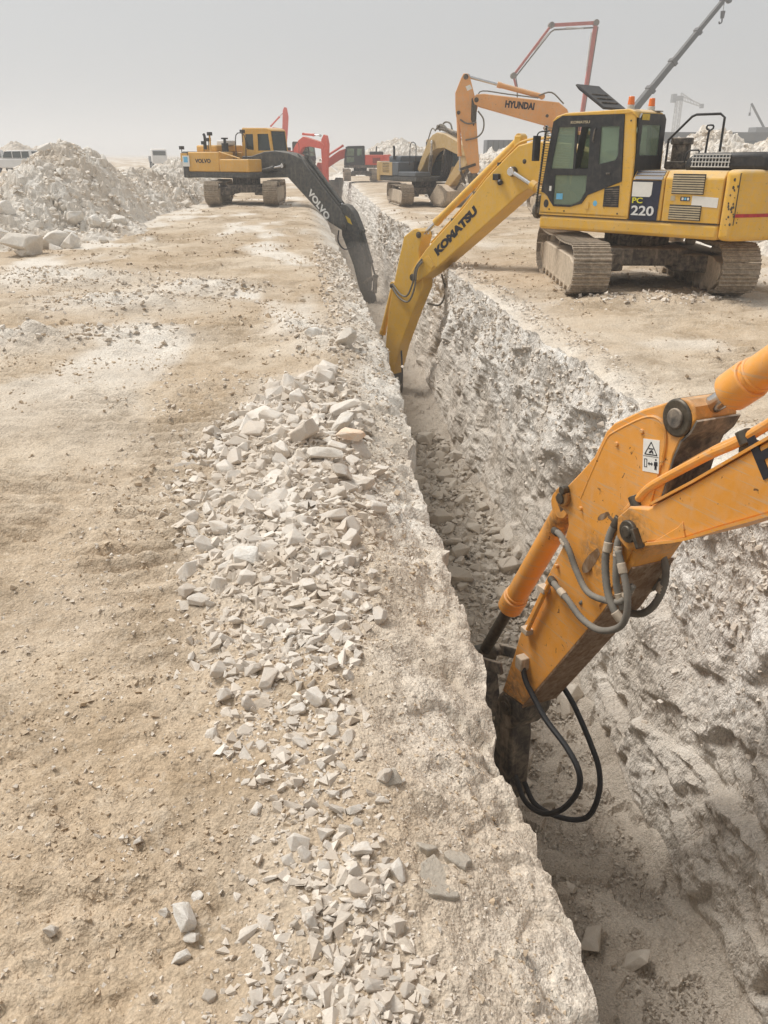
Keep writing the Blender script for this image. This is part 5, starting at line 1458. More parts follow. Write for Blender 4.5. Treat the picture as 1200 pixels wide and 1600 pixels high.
# steel pipes on the boom and the rubber hoses that hang from them
for dy, dz in ((0.17, 0.0), (0.10, 0.03)):
    m = MB(); m.tube([(HX + x, dy, z + dz) for x, z in ((0.12, 0.255), (0.02, 0.39), (-0.09, 0.52), (-0.46, 0.825), (-0.73, 1.03), (-1.2, 1.48), (-2.0, 2.2), (-2.9, 2.95))], 0.028, 10, 5); m.build('pipe', 'h_orange', bn)
for x, z, y in ((0.05, 0.35, 0.17), (-0.70, 1.01, 0.17), (-1.5, 1.76, 0.17)):
    m = MB(); m.cyl((HX + x - 0.025, y, z - 0.03), (HX + x + 0.025, y, z + 0.03), 0.042, 12); m.box(HX + x - 0.04, HX + x + 0.03, 0.06, y, z - 0.09, z - 0.03); m.build('pipe_clamp', 'steel', bn, 0.004)
hoses = [([(0.19, 0.17, 0.165), (0.22, 0.20, 0.05), (0.19, 0.24, -0.12), (0.10, 0.27, -0.30), (0.0, 0.27, -0.42), (-0.04, 0.25, -0.46)], 0.026),
         ([(0.12, 0.10, 0.24), (0.13, 0.20, 0.05), (0.09, 0.23, -0.10), (0.05, 0.24, -0.25), (-0.02, 0.22, -0.4)], 0.025),
         ([(0.82, 0.20, -0.18), (0.70, 0.24, -0.155), (0.58, 0.25, -0.21), (0.47, 0.25, -0.33), (0.33, 0.25, -0.43), (0.16, 0.25, -0.41), (-0.02, 0.24, -0.33), (-0.06, 0.2, -0.2)], 0.023),
         ([(0.78, 0.22, -0.57), (0.66, 0.26, -0.56), (0.51, 0.27, -0.585), (0.31, 0.28, -0.64), (0.11, 0.28, -0.62), (-0.06, 0.27, -0.50), (-0.10, 0.26, -0.36), (-0.05, 0.25, -0.2), (0.08, 0.24, 0.0)], 0.024),
         ([(0.05, -0.08, 0.02), (-0.03, -0.10, -0.2), (0.01, -0.10, -0.42), (0.12, -0.10, -0.58), (0.28, -0.10, -0.665), (0.42, 0.0, -0.68), (0.5, 0.16, -0.62)], 0.026),
         ([(0.1, -0.15, 0.0), (0.04, -0.17, -0.15), (0.1, -0.18, -0.35), (0.25, -0.18, -0.5)], 0.024)]
for pts_, r_ in hoses:
    m = MB(); m.tube([(HX + x, y, z) for x, y, z in pts_], r_, 10, 16, 0.06); m.build('hose', 'hose', an, ang=80)
    for k_ in (1, len(pts_) - 2):
        p, q = Vector(pts_[k_]) + Vector((HX, 0, 0)), Vector(pts_[k_ + 1]) + Vector((HX, 0, 0)); d = (q - p).normalized(); p = p.lerp(q, 0.5)
        m = MB(); m.cyl(p - d * 0.035, p + d * 0.035, r_ * 1.22, 12); m.build('hose_sleeve', 'frame', an, 0.004)
    p, q = Vector(pts_[0]), Vector(pts_[1]); d = (q - p).normalized()
    m = MB(); p = p + Vector((HX, 0, 0)); m.cyl(p - d * 0.02, p + d * 0.06, r_ * 1.3, 12); m.build('hose_fitting', 'steel', an, 0.004)
m = MB(); m.tube([(HX + 0.80, 0.2, -0.56), (HX + 0.97, 0.2, -0.95), (HX + 1.07, 0.2, -1.20)], 0.02, 8, 0); m.build('pipe', 'h_orange', an)
for x, z in ((0.90, -0.72), (1.08, -1.2)):
    m = MB(); m.box(HX + x - 0.04, HX + x + 0.05, 0.155, 0.225, z - 0.02, z + 0.03); m.build('pipe_clamp', 'frame', an, 0.006)
m = MB(); m.box(HX + 1.06, HX + 1.15, 0.15, 0.24, -1.58, -1.46); m.build('hose_block', 'frame', an, 0.01)
for pts_ in ([(1.09, 0.2, -1.54), (1.02, 0.21, -1.64), (0.93, 0.2, -1.72), (0.71, 0.2, -1.83), (0.43, 0.2, -1.89), (0.25, 0.2, -1.99), (0.23, 0.2, -2.17), (0.39, 0.2, -2.50), (0.64, 0.2, -2.76), (0.95, 0.16, -2.9), (1.2, 0.1, -2.85)],
             [(1.12, -0.19, -1.70), (1.08, -0.2, -1.81), (0.86, -0.2, -1.92), (0.60, -0.2, -2.13), (0.46, -0.2, -2.30), (0.43, -0.2, -2.55), (0.54, -0.2, -2.88), (0.74, -0.1, -3.02), (1.0, 0.0, -3.05), (1.2, 0, -2.95)]):
    m = MB(); m.tube([(HX + x, y, z) for x, y, z in pts_], 0.024, 10, 8); m.build('hose', 'hose_black', an)

# ---- amber excavator with the charcoal boom on the left bank
V_ = machine('excavator', (-3.19, 40.13, 0.32), 128.0, 'amber excavator with a charcoal boom lettered in white, standing on the left bank')
undercarriage(V_, -55)
hv = house(V_, 'v_yellow', 'v_black', 'v_black', 'v_yellow', True, 2.15, False)
m = MB(); m.box(-2.62, -2.21, -1.375, -1.362, 1.75, 2.1); m.build('amber_panel', 'v_yellow', hv)
lettering('VOLVO', 'ink', hv, (-1.75, -1.352, 1.70), (1, 0, 0), (0, 0, 1), 0.17, 0.03, width=0.95)
m = MB(); m.box(-2.52, -2.08, -1.380, -1.376, 1.55, 2.0); m.build('sticker', 'sticker', hv)
m = MB(); m.box(-2.44, -2.18, -1.384, -1.381, 1.72, 1.95); m.build('sticker_picture', 'blue_sticker', hv)
m = MB(); m.tube([(-0.35, -1.25, 2.15), (0.9, -1.3, 1.88)], 0.03, 8, 0); m.tube([(-0.9, -1.2, 2.15), (-0.9, -1.2, 2.85)], 0.04, 8, 0); m.build('handrail', 'v_yellow', hv)
for x, z, y in ((-0.9, 2.85, -1.2), (-1.0, 2.62, -1.2), (-1.6, 2.5, -0.9), (-2.7, 2.3, -1.2), (0.1, 2.95, -0.2)):
    m = MB(); m.box(x - 0.07, x + 0.09, y - 0.09, y + 0.09, z - 0.05, z + 0.09); m.cyl((x, y, z - 0.4), (x, y, z), 0.02, 6); m.build('mirror', 'black', hv, 0.03)
m = MB(); m.cyl((-0.55, -0.65, 2.1), (-0.55, -0.65, 2.5), 0.15, 16); m.cyl((-0.55, -0.65, 2.5), (-0.55, -0.65, 2.68), 0.06, 12); m.cyl((-0.55, -0.65, 2.66), (-0.55, -0.65, 2.72), 0.15, 16); m.build('air_filter', 'black', hv)
m = MB(); m.box(-1.3, -0.75, -0.4, 0.3, 2.42, 2.62); m.build('hood_cover', 'white_paint', hv, 0.04)
cab(V_, 'v_yellow', gl='dark_glass', frame='v_yellow', z1=3.08)
up = [(0.10, 1.98), (0.64, 1.98), (1.39, 2.16), (2.02, 2.20), (2.78, 2.11), (3.45, 1.89), (3.95, 1.36), (5.43, -0.07), (5.66, -0.42)]
lo = [(5.72, -0.80), (5.60, -0.93), (4.83, -0.60), (3.6, 0.38), (2.5, 1.27), (2.0, 1.40), (1.2, 1.44), (0.3, 1.60), (0.05, 1.8)]
bv = plate_boom(V_, 'boom', up + lo, 0.30, 'v_black', 0.03)
lettering('VOLVO', 'white_ink', bv, (3.70, -0.302, 0.52), (0.97, 0, -1.02), (1, 0, 1), 0.30, 0.04, width=1.46)
for y in (-0.4, 0.4): hydraulic((0.75, y, 1.28), (2.48, y, 1.60), 0.085, bv, 'v_black', 0.72, names=('boom_cylinder', 'cylinder_rod'), eye_w=0.05)
hydraulic((3.55, 0, 1.95), (5.38, 0, 0.06), 0.085, bv, 'v_black', 0.94, names=('arm_cylinder', 'cylinder_rod'), eye_w=0.1)
for y in (-0.2, 0.2):
    m = MB(); m.tube([(3.2, y, 2.05), (3.95, y, 1.44), (4.6, y, 0.8), (5.35, y, 0.08)], 0.03, 8, 4); m.build('pipe', 'v_black', bv)
pin(bv, 5.58, -0.72, 0.32, 0.09); pin(bv, 2.48, 1.60, 0.42, 0.1)
ar = [(5.38, 0.05), (5.45, 0.16), (5.72, 0.10), (6.0, -0.16), (6.38, -0.90), (6.28, -1.12), (6.55, -1.75), (6.66, -2.3), (6.72, -2.84), (6.66, -3.45), (6.50, -3.62), (6.40, -3.5), (6.24, -3.1), (6.0, -2.3), (5.62, -1.50), (5.42, -1.1), (5.39, -0.4)]
av = plate_boom(V_, 'arm', ar, 0.20, 'v_black', 0.02)
m = MB(); m.prism([(5.62, -0.30), (5.86, -0.42), (5.98, -0.66), (5.74, -0.56)], -0.206, -0.201); m.build('warning_label', 'yellow_label', av)
hydraulic((6.36, 0, -0.92), (7.0, 0, -2.7), 0.075, av, 'v_black', 0.7, rod='steel', names=('bucket_cylinder', 'cylinder_rod'), eye_w=0.1)
m = MB(); m.bar((7.0, 0.2, -2.7), (6.5, 0.2, -3.0), 0.05, 0.1); m.bar((7.0, -0.2, -2.7), (6.5, -0.2, -3.0), 0.05, 0.1); m.bar((7.0, 0, -2.7), (6.95, 0, -3.4), 0.2, 0.1); m.build('link', 'dark', av)
m = MB(); m.tube([(5.3, -0.25, -0.9), (5.3, -0.3, -1.35), (5.6, -0.26, -1.65), (6.1, -0.22, -1.5)], 0.03, 8, 4); m.build('hose', 'hose_black', av)
breaker(V_, (6.6, -3.4), (6.8, -4.2), 0.22, 0.2)

# ---- faded orange excavator behind the yellow one, arm raised
Y_ = machine('excavator', (10.78, 35.39, 0.05), -80.0, 'faded orange excavator with raised arm, mostly hidden behind the yellow excavator')
undercarriage(Y_, -75)
house(Y_, 'h_orange2', 'dark', 'h_orange2')
cab(Y_, 'h_orange2')
up = [(0.05, 2.0), (0.45, 3.1), (0.85, 3.95), (1.20, 4.20), (1.98, 4.28), (4.15, 4.52), (4.45, 4.50), (4.58, 4.34)]
lo = [(4.50, 4.14), (4.28, 4.05), (3.0, 3.72), (1.68, 3.38), (1.2, 2.95), (0.7, 2.2), (0.35, 1.8), (0.08, 1.8)]
by = plate_boom(Y_, 'boom', up + lo, 0.27, 'h_orange2', 0.03)
lettering('HYUNDAI', 'ink', by, (3.30, 0.272, 4.02), (-1, 0, -0.085), (0, 0, 1), 0.26, 0.05, width=1.15)
pin(by, 4.43, 4.30, 0.3, 0.09); pin(by, 1.62, 3.72, 0.28, 0.06)
for y in (-0.38, 0.38): hydraulic((1.2, y, 1.4), (1.62, y, 3.3), 0.08, by, 'h_orange2', 0.6, names=('boom_cylinder', 'cylinder_rod'), eye_w=0.05)
hydraulic((1.85, 0, 4.42), (4.80, 0, 5.14), 0.095, by, 'h_orange2', 0.6, names=('arm_cylinder', 'cylinder_rod'), eye_w=0.1)
m = MB(); m.tube([(1.0, 0.15, 4.15), (1.5, 0.15, 4.55), (2.0, 0.15, 4.45)], 0.03, 8, 4); m.tube([(2.0, 0.15, 4.36), (3.2, 0.15, 4.5), (4.2, 0.15, 4.62), (4.4, 0.2, 4.4)], 0.024, 8, 4); m.build('hose', 'hose', by)
ar = [(4.72, 5.12), (4.82, 5.24), (4.98, 5.24), (5.08, 5.05), (5.28, 4.55), (5.26, 4.1), (5.22, 3.72), (5.08, 3.5), (4.9, 2.6), (4.62, 1.72), (4.5, 1.6), (4.25, 1.62), (4.18, 1.75), (4.32, 2.9), (4.42, 3.75), (4.36, 4.1), (4.52, 4.5)]
ay = plate_boom(Y_, 'arm', ar, 0.19, 'h_orange2', 0.02)
pin(ay, 4.88, 5.12, 0.22, 0.1, 'dark'); pin(ay, 5.12, 3.85, 0.22, 0.07)
m = MB(); m.prism([(4.70, 4.85), (4.62, 4.70), (4.80, 4.62), (4.88, 4.78)], 0.191, 0.194); m.build('sticker', 'sticker', ay)
m = MB(); m.prism([(4.42, 4.45), (4.62, 4.35), (4.62, 3.6), (4.50, 3.35), (4.40, 3.6), (4.40, 4.1)], 0.192, 0.22); m.build('joint_cover', 'steel', ay, 0.02)
hydraulic((5.14, 0, 3.8), (4.98, 0, 1.75), 0.075, ay, 'h_orange2', 0.75, names=('bucket_cylinder', 'cylinder_rod'), eye_w=0.1)
m = MB(); m.bar((4.98, 0.2, 1.75), (4.35, 0.2, 1.95), 0.05, 0.1); m.bar((4.98, -0.2, 1.75), (4.35, -0.2, 1.95), 0.05, 0.1); m.bar((4.98, 0, 1.75), (4.75, 0, 1.2), 0.18, 0.1); m.build('link', 'steel', ay)
m = MB(); m.tube([(4.35, 0.3, 3.9), (4.12, 0.34, 3.6), (4.12, 0.34, 3.2), (4.35, 0.28, 2.95), (4.8, 0.22, 2.85)], 0.03, 8, 4); m.tube([(4.4, 0.26, 3.5), (4.75, 0.26, 3.45), (5.05, 0.22, 3.6)], 0.03, 8, 4); m.build('hose', 'hose', ay)
breaker(Y_, (4.5, 1.6), (4.0, 0.35), 0.2, 0.18, 'dark')

# ---- dull yellow excavator with folded boom and bucket
C_ = machine('excavator', (5.41, 44.74, 0.02), 155.0, 'dusty yellow and grey excavator with folded boom and its bucket on the ground')
undercarriage(C_, -20)
hc = house(C_, 'far_grey', 'v_black', 'c_yellow', 'far_grey', False, 2.0)
m = MB(); m.box(-0.29, 1.38, -1.35, -0.5, 1.345, 1.55); m.build('step_box', 'far_grey', hc, 0.03)
m = MB(); m.box(-2.2, -0.9, -1.362, -1.352, 1.36, 1.98); m.build('yellow_panel', 'c_yellow', hc)
cab(C_, 'c_yellow', gl='dark_glass', z1=3.0)
up = [(-0.2, 1.65), (0.1, 2.1), (0.80, 3.0), (1.15, 3.22), (1.55, 3.32), (2.2, 3.25), (3.5, 2.86), (4.05, 2.62), (4.18, 2.42)]
lo = [(4.05, 2.25), (3.24, 2.36), (2.2, 2.62), (1.5, 2.58), (1.05, 2.45), (0.68, 2.2), (0.25, 1.65), (0.0, 1.5)]
bc = plate_boom(C_, 'boom', up + lo, 0.29, 'c_yellow', 0.03)
hydraulic((1.3, 0, 3.55), (3.95, 0, 3.02), 0.1, bc, 'dark', 0.62, names=('arm_cylinder', 'cylinder_rod'), eye_w=0.1)
for y in (-0.38, 0.38): hydraulic((1.1, y, 1.35), (1.3, y, 2.9), 0.09, bc, 'dark', 0.62, names=('boom_cylinder', 'cylinder_rod'), eye_w=0.05)
m = MB(); m.tube([(0.3, -0.2, 2.3), (0.75, -0.2, 3.2), (1.0, -0.2, 3.5), (1.3, -0.2, 3.4)], 0.03, 8, 4); m.tube([(1.2, 0.1, 3.4), (1.6, 0.1, 3.75), (2.1, 0.1, 3.7), (2.3, 0.1, 3.4)], 0.04, 8, 4); m.tube([(1.1, -0.1, 3.4), (1.5, -0.1, 3.65), (1.9, -0.1, 3.6), (2.2, -0.1, 3.4)], 0.04, 8, 4); m.build('hose', 'hose', bc)
for y in (-0.16, -0.05, 0.06, 0.17):
    m = MB(); m.tube([(2.2, y, 2.6), (2.25, y, 2.1), (2.0, y, 1.5), (1.6, y, 1.2)], 0.05, 8, 4); m.build('hose', 'hose_black', bc)
ar = [(3.95, 3.08), (4.15, 3.02), (4.35, 2.5), (4.3, 2.15), (3.6, 1.55), (2.7, 0.95), (2.35, 0.85), (2.2, 1.0), (2.6, 1.4), (3.3, 2.05), (3.8, 2.6)]
ac = plate_boom(C_, 'arm', ar, 0.21, 'c_yellow', 0.03)
hydraulic((4.25, 0, 2.0), (2.85, 0, 0.75), 0.08, ac, 'dark', 0.65, rod='steel', names=('bucket_cylinder', 'cylinder_rod'), eye_w=0.1)
m = MB(); m.prism([(2.15, 1.02), (2.55, 0.98), (3.05, 0.72), (3.0, 0.3), (2.6, 0.0), (1.9, 0.02), (1.45, 0.35), (1.5, 0.42), (1.95, 0.16), (2.5, 0.14), (2.8, 0.4), (2.75, 0.62), (2.4, 0.82)], -0.6, 0.6)
m.prism([(2.15, 1.02), (2.55, 0.98), (3.05, 0.72), (3.0, 0.3), (2.6, 0.0), (1.9, 0.02), (1.45, 0.35)], -0.6, -0.56); m.prism([(2.15, 1.02), (2.55, 0.98), (3.05, 0.72), (3.0, 0.3), (2.6, 0.0), (1.9, 0.02), (1.45, 0.35)], 0.56, 0.6)
bu = m.build('bucket', 'frame', C_, 0.015)
for y in (-0.5, -0.25, 0, 0.25, 0.5):
    m = MB(); m.prism([(1.52, 0.42), (1.40, 0.33), (1.18, 0.55), (1.22, 0.58)], y - 0.05, y + 0.05); m.build('tooth', 'steel', bu)

# ---- red excavators far along the trench
def red_machine(loc, az, label, rel, up, lo, ar, cyl_a, cyl_b):
    r_ = machine('excavator', loc, az, label)
    undercarriage(r_, rel)
    house(r_, 'red', 'dark', 'red')
    cab(r_, 'black', gl='glass', z1=2.9)
    b = plate_boom(r_, 'boom', up + lo, 0.28, 'red', 0.03)
    hydraulic(cyl_a, cyl_b, 0.1, b, 'red', 0.65, names=('arm_cylinder', 'cylinder_rod'), eye_w=0.1)
    a = plate_boom(r_, 'arm', ar, 0.2, 'red', 0.03)
    return r_
red_machine((3.99, 82.7, 0.1), -85, 'red excavator with a dark cab facing left, far along the right bank', -85,
            [(0.1, 2.0), (0.8, 2.55), (1.35, 2.72), (1.9, 2.55), (3.6, 1.45), (3.85, 1.1)], [(3.7, 0.8), (3.2, 0.95), (1.9, 1.75), (1.2, 2.0), (0.4, 1.7)],
            [(3.45, 1.5), (3.95, 1.55), (4.1, 1.1), (3.9, 0.2), (3.55, -1.2), (3.3, -1.6), (3.1, -1.5), (3.2, -0.4), (3.4, 0.6)], (1.6, 0, 2.95), (3.7, 0, 1.75))
red_machine((-1.99, 81.4, 0.45), 120, 'red excavator with an arched boom behind the charcoal boom, far along the left bank', -60,
            [(-0.2, 1.6), (0.0, 2.3), (0.6, 3.05), (1.1, 3.35), (1.7, 3.2), (3.0, 2.85), (3.25, 2.6)], [(3.1, 2.3), (1.6, 2.55), (1.0, 2.45), (0.6, 1.9), (0.3, 1.4)],
            [(2.9, 3.1), (3.15, 3.5), (3.4, 3.4), (3.55, 2.7), (3.5, 2.0), (3.4, 0.9), (3.35, -1.3), (3.0, -1.5), (2.9, 0.8), (2.85, 2.3)], (1.0, 0, 3.55), (2.7, 0, 3.42))
red_machine((-6.7, 112, 0.6), 95, 'farthest red excavator, only its raised arm showing above the amber cab', 30,
            [(0.1, 2.0), (0.5, 3.6), (1.0, 4.6), (1.5, 4.75), (2.9, 4.6), (3.1, 4.35)], [(2.9, 4.1), (1.5, 4.0), (1.1, 3.4), (0.5, 1.8)],
            [(2.75, 6.6), (2.95, 7.0), (3.25, 6.9), (3.4, 5.9), (3.2, 4.0), (2.9, 2.0), (2.7, 2.0), (2.6, 4.6)], (1.2, 0, 4.9), (2.9, 0, 6.5))

# ------------------------------------------------------------------ concrete pump, cranes, vehicles, far buildings
def wheels(root, xs, half, r, w=0.3, mat='tyre'):
    for x in xs:
        for y in (-half, half):
            m = MB(); m.cyl((x, y - w / 2, r), (x, y + w / 2, r), r, 20); t = m.build('wheel', mat, root, 0.04)
            m = MB(); m.cyl((x, y - w / 2 - 0.01, r), (x, y + w / 2 + 0.01, r), r * 0.55, 16); m.build('rim', 'grille', t)

pm = tag(empty('concrete_pump', (32.5, 110, 0.0), R(90)), 'truck concrete pump with a long folded red boom, behind the raised orange arm', 'concrete pump')
m = MB(); m.box(-4.8, 4.5, -1.2, 1.2, 0.8, 1.3); m.build('chassis', 'dark', pm, 0.03)
m = MB(); m.prism([(4.5, 1.0), (6.3, 1.0), (6.35, 1.9), (6.1, 2.9), (4.5, 3.0)], -1.2, 1.2); m.build('truck_cab', 'white_paint', pm, 0.06)
m = MB(); m.box(-4.6, 2.2, -1.1, 1.1, 1.3, 2.4); m.build('pump_unit', 'pump_red', pm, 0.05)
wheels(pm, (-3.6, -2.3, 3.0, 5.2), 1.05, 0.5)
m = MB(); m.cyl((0, 0, 2.4), (0, 0, 4.0), 0.5, 20); m.build('turntable', 'pump_red', pm)
# world x runs along local -y here: offsets towards +x are local y = -dx
def pb(dx, z): return (0.0, -dx, z)
for nm, p, q, w in (('boom_section', (0.0, 3.8), (0.95, 16.6), 0.42), ('boom_section', (0.95, 16.6), (-4.4, 16.3), 0.36), ('boom_section', (-4.4, 16.3), (-8.6, 11.0), 0.28), ('boom_section', (-8.6, 11.0), (-8.1, 9.5), 0.22)):
    m = MB(); m.bar(pb(*p), pb(*q), w, w * 1.1, (1, 0, 0)); m.build(nm, 'pump_red', pm, 0.03)
for p in ((0.95, 16.6), (-4.4, 16.3), (-8.6, 11.0)):
    m = MB(); a = Vector(pb(*p)); m.cyl(a - Vector((0.35, 0, 0)), a + Vector((0.35, 0, 0)), 0.34, 14); m.build('boom_joint', 'dark', pm)
m = MB(); m.tube([pb(0.35, 5.0), pb(1.25, 16.2), pb(0.6, 16.1), pb(-4.0, 15.85), pb(-4.4, 15.6), pb(-8.3, 10.9), pb(-8.0, 9.6), pb(-7.9, 7.0)], 0.09, 8, 0); m.build('delivery_pipe', 'dark', pm)
for p, q in (((0.3, 11.5), (0.5, 15.6)), ((-0.5, 16.0), (-2.6, 16.05)), ((-4.6, 15.5), (-6.2, 13.7))):
    m = MB(); m.bar(pb(*p), pb(*q), 0.16, 0.16, (1, 0, 0)); m.build('boom_cylinder', 'grille', pm)

cr = tag(empty('mobile_crane', (31.0, 98, 0.0), 0.0), 'mobile crane with a long dark telescopic boom behind the yellow cab', 'crane')
m = MB(); m.box(-5.5, 5.5, -1.35, 1.35, 0.9, 1.6); m.build('carrier', 'yellow_label', cr, 0.05)
m = MB(); m.box(3.6, 5.6, -1.3, 1.3, 1.6, 3.0); m.build('truck_cab', 'yellow_label', cr, 0.1)
m = MB(); m.box(-2.4, 1.4, -1.2, 1.2, 1.6, 3.1); m.build('slewing_house', 'yellow_label', cr, 0.08)
wheels(cr, (-4.5, -3.0, 2.2, 4.4), 1.15, 0.6)
A, B_ = Vector((0.4, 0.0, 2.4)), Vector((13.9, 3.7, 17.7))
for k, (t0, t1, w) in enumerate(((0.0, 0.42, 0.72), (0.40, 0.60, 0.62), (0.58, 0.80, 0.54), (0.78, 1.0, 0.46))):
    m = MB(); m.bar(A.lerp(B_, t0), A.lerp(B_, t1), w, w); m.build('boom_section', 'crane', cr, 0.04)
    if k:
        m = MB(); m.bar(A.lerp(B_, t0 + 0.015), A.lerp(B_, t0 + 0.035), w + 0.28, w + 0.28); m.build('boom_collar', 'crane', cr, 0.02)
m = MB(); m.bar(B_ + Vector((-0.3, 0, 0.1)), B_ + Vector((0.8, 0.1, 0.2)), 0.4, 0.34); m.cyl(B_ + Vector((0.7, -0.2, 0.1)), B_ + Vector((0.7, 0.2, 0.1)), 0.3, 14); m.build('boom_head', 'crane', cr, 0.03)
hk = B_ + Vector((0.25, 0.1, -1.0))
m = MB(); m.cyl(hk + Vector((0, 0, 0.9)), hk, 0.03, 6); m.build('cable', 'dark', cr)
m = MB(); m.cyl(hk + Vector((0, 0, 0.1)), hk + Vector((0, 0, -0.6)), 0.26, 12, 0.2); m.tube([hk + Vector((0, 0, -0.6)), hk + Vector((0.02, 0, -0.95)), hk + Vector((-0.22, 0, -1.1)), hk + Vector((-0.28, 0, -0.9))], 0.08, 8, 4); m.build('hook_block', 'crane', cr)
m = MB(); m.bar(A + Vector((1.2, 0.2, -0.6)), A.lerp(B_, 0.22), 0.36, 0.36); m.build('lift_cylinder', 'grille', cr)

tw = tag(empty('tower_crane', (132.0, 324, 0.0)), 'far pale tower crane with a short jib, right of the orange beacon', 'crane')
m = MB()
zt = 20.0
for sx in (-0.9, 0.9):
    for sy in (-0.9, 0.9): m.bar((sx, sy, 0), (sx, sy, zt), 0.32, 0.32)
for k in range(10):
    z = k * 2.0
    for sx in (-0.9, 0.9): m.bar((sx, -0.9, z), (sx, 0.9, z + 2), 0.2, 0.2)
    for sy in (-0.9, 0.9): m.bar((-0.9, sy, z), (0.9, sy, z + 2), 0.2, 0.2); m.bar((-0.9, sy, z + 2), (0.9, sy, z + 2), 0.2, 0.2)
m.build('mast', 'tower_white', tw)
m = MB(); m.box(-2.6, 1.2, -1, 1, zt, zt + 1.6); m.box(-2.8, -1.4, -1.1, 1.1, zt - 0.6, zt + 2.2); m.build('slewing_unit', 'far_grey', tw, 0.05)
m = MB()
for a, b in (((0.8, 0, zt + 1.5), (8.6, 0, zt - 1.2)), ((0.8, 0, zt + 0.2), (8.6, 0, zt - 1.9)), ((0.4, 0, zt + 2.6), (0.9, 0, zt + 0.4)), ((0.4, 0, zt + 2.6), (5.0, 0, zt + 0.1))): m.bar(a, b, 0.34, 0.34)
for k in range(7):
    t = k / 7; m.bar((0.8 + 7.8 * t, 0, zt + 1.5 - 2.7 * t), (0.8 + 7.8 * (t + 0.07), 0, zt + 0.2 - 2.1 * (t + 0.07)), 0.2, 0.2)
m.build('jib', 'tower_white', tw)
m = MB(); m.box(8.2, 9.3, -0.6, 0.6, zt - 2.4, zt - 1.0); m.build('jib_end', 'far_grey', tw)

fc = tag(empty('crawler_crane', (109.0, 214, 0.0)), 'small far crane with a dark boom at the right edge of the picture', 'crane')
m = MB(); m.box(-2.5, 6, -2, 2, -0.5, 8.3); m.build('crane_house', 'far_grey', fc, 0.1)
m = MB(); m.bar((0.6, 0, 8.0), (-3.0, 1.5, 13.6), 0.5, 0.5); m.build('boom_section', 'crane', fc)
m = MB(); m.cyl((-3.0, 1.5, 13.5), (-3.0, 1.5, 11.4), 0.06, 6); m.cyl((-3.0, 1.5, 11.6), (-3.0, 1.5, 10.9), 0.25, 10); m.build('hook_block', 'crane', fc)

def building(name, x0, x1, y0, y1, h, mat, label, cat='building', bays=0, roofmat=None):
    b = tag(empty(name, ((x0 + x1) / 2, (y0 + y1) / 2, 0.0)), label, cat)
    w, d = (x1 - x0) / 2, (y1 - y0) / 2
    m = MB(); m.box(-w, w, -d, d, -0.5, h); m.build('wall', mat, b)
    m = MB(); m.box(-w - 0.2, w + 0.2, -d - 0.2, d + 0.2, h, h + 0.35); m.build('roof', roofmat or mat, b)
    for k in range(bays):
        x = -w + (k + 0.5) * 2 * w / bays
        m = MB(); m.box(x - w / bays * 0.5, x + w / bays * 0.5, -d - 0.08, -d - 0.02, h * 0.35, h * 0.8); m.build('window', 'dark_glass', b)
    return b
building('site_shed', 62, 92, 158, 168, 5.6, 'far_grey', 'long low dark shed on the horizon behind the white rubble ridge', 'shed', 8)
building('site_shed', 96, 140, 170, 184, 6.0, 'far_grey', 'low dark shed at the far right behind the white rubble ridge', 'shed', 8)
h_ft = heap('spoil_heap', -64, -42, 158, 176, 90, 80, [(-54, 166, 6, 6, 3.6), (-50, 167, 5, 5, 3.0)], 'far hazy tan heap behind the white four by four', 0.1, 870)
building('site_wall', -96, -66, 175, 188, 3.4, 'far_grey', 'low grey building at the left edge behind the white cars', 'building', 5)

tb = tag(empty('dump_trailer', (27.2, 132, 0.0)), 'dark dump trailer body showing above the rubble behind the orange arm', 'trailer')
m = MB(); m.prism([(-2.2, 1.6), (2.1, 1.6), (2.35, 4.25), (-2.2, 4.25)], -1.25, 1.25); m.build('body', 'far_grey', tb, 0.04)
for k in range(6):
    m = MB(); m.box(-2.0 + k * 0.75, -1.88 + k * 0.75, -1.33, -1.25, 1.6, 4.2); m.build('rib', 'crane', tb)
m = MB(); m.box(-2.2, 2.0, -0.9, 0.9, 0.9, 1.6); m.build('chassis', 'dark', tb)
wheels(tb, (-1.5, -0.2, 1.3), 1.0, 0.5)

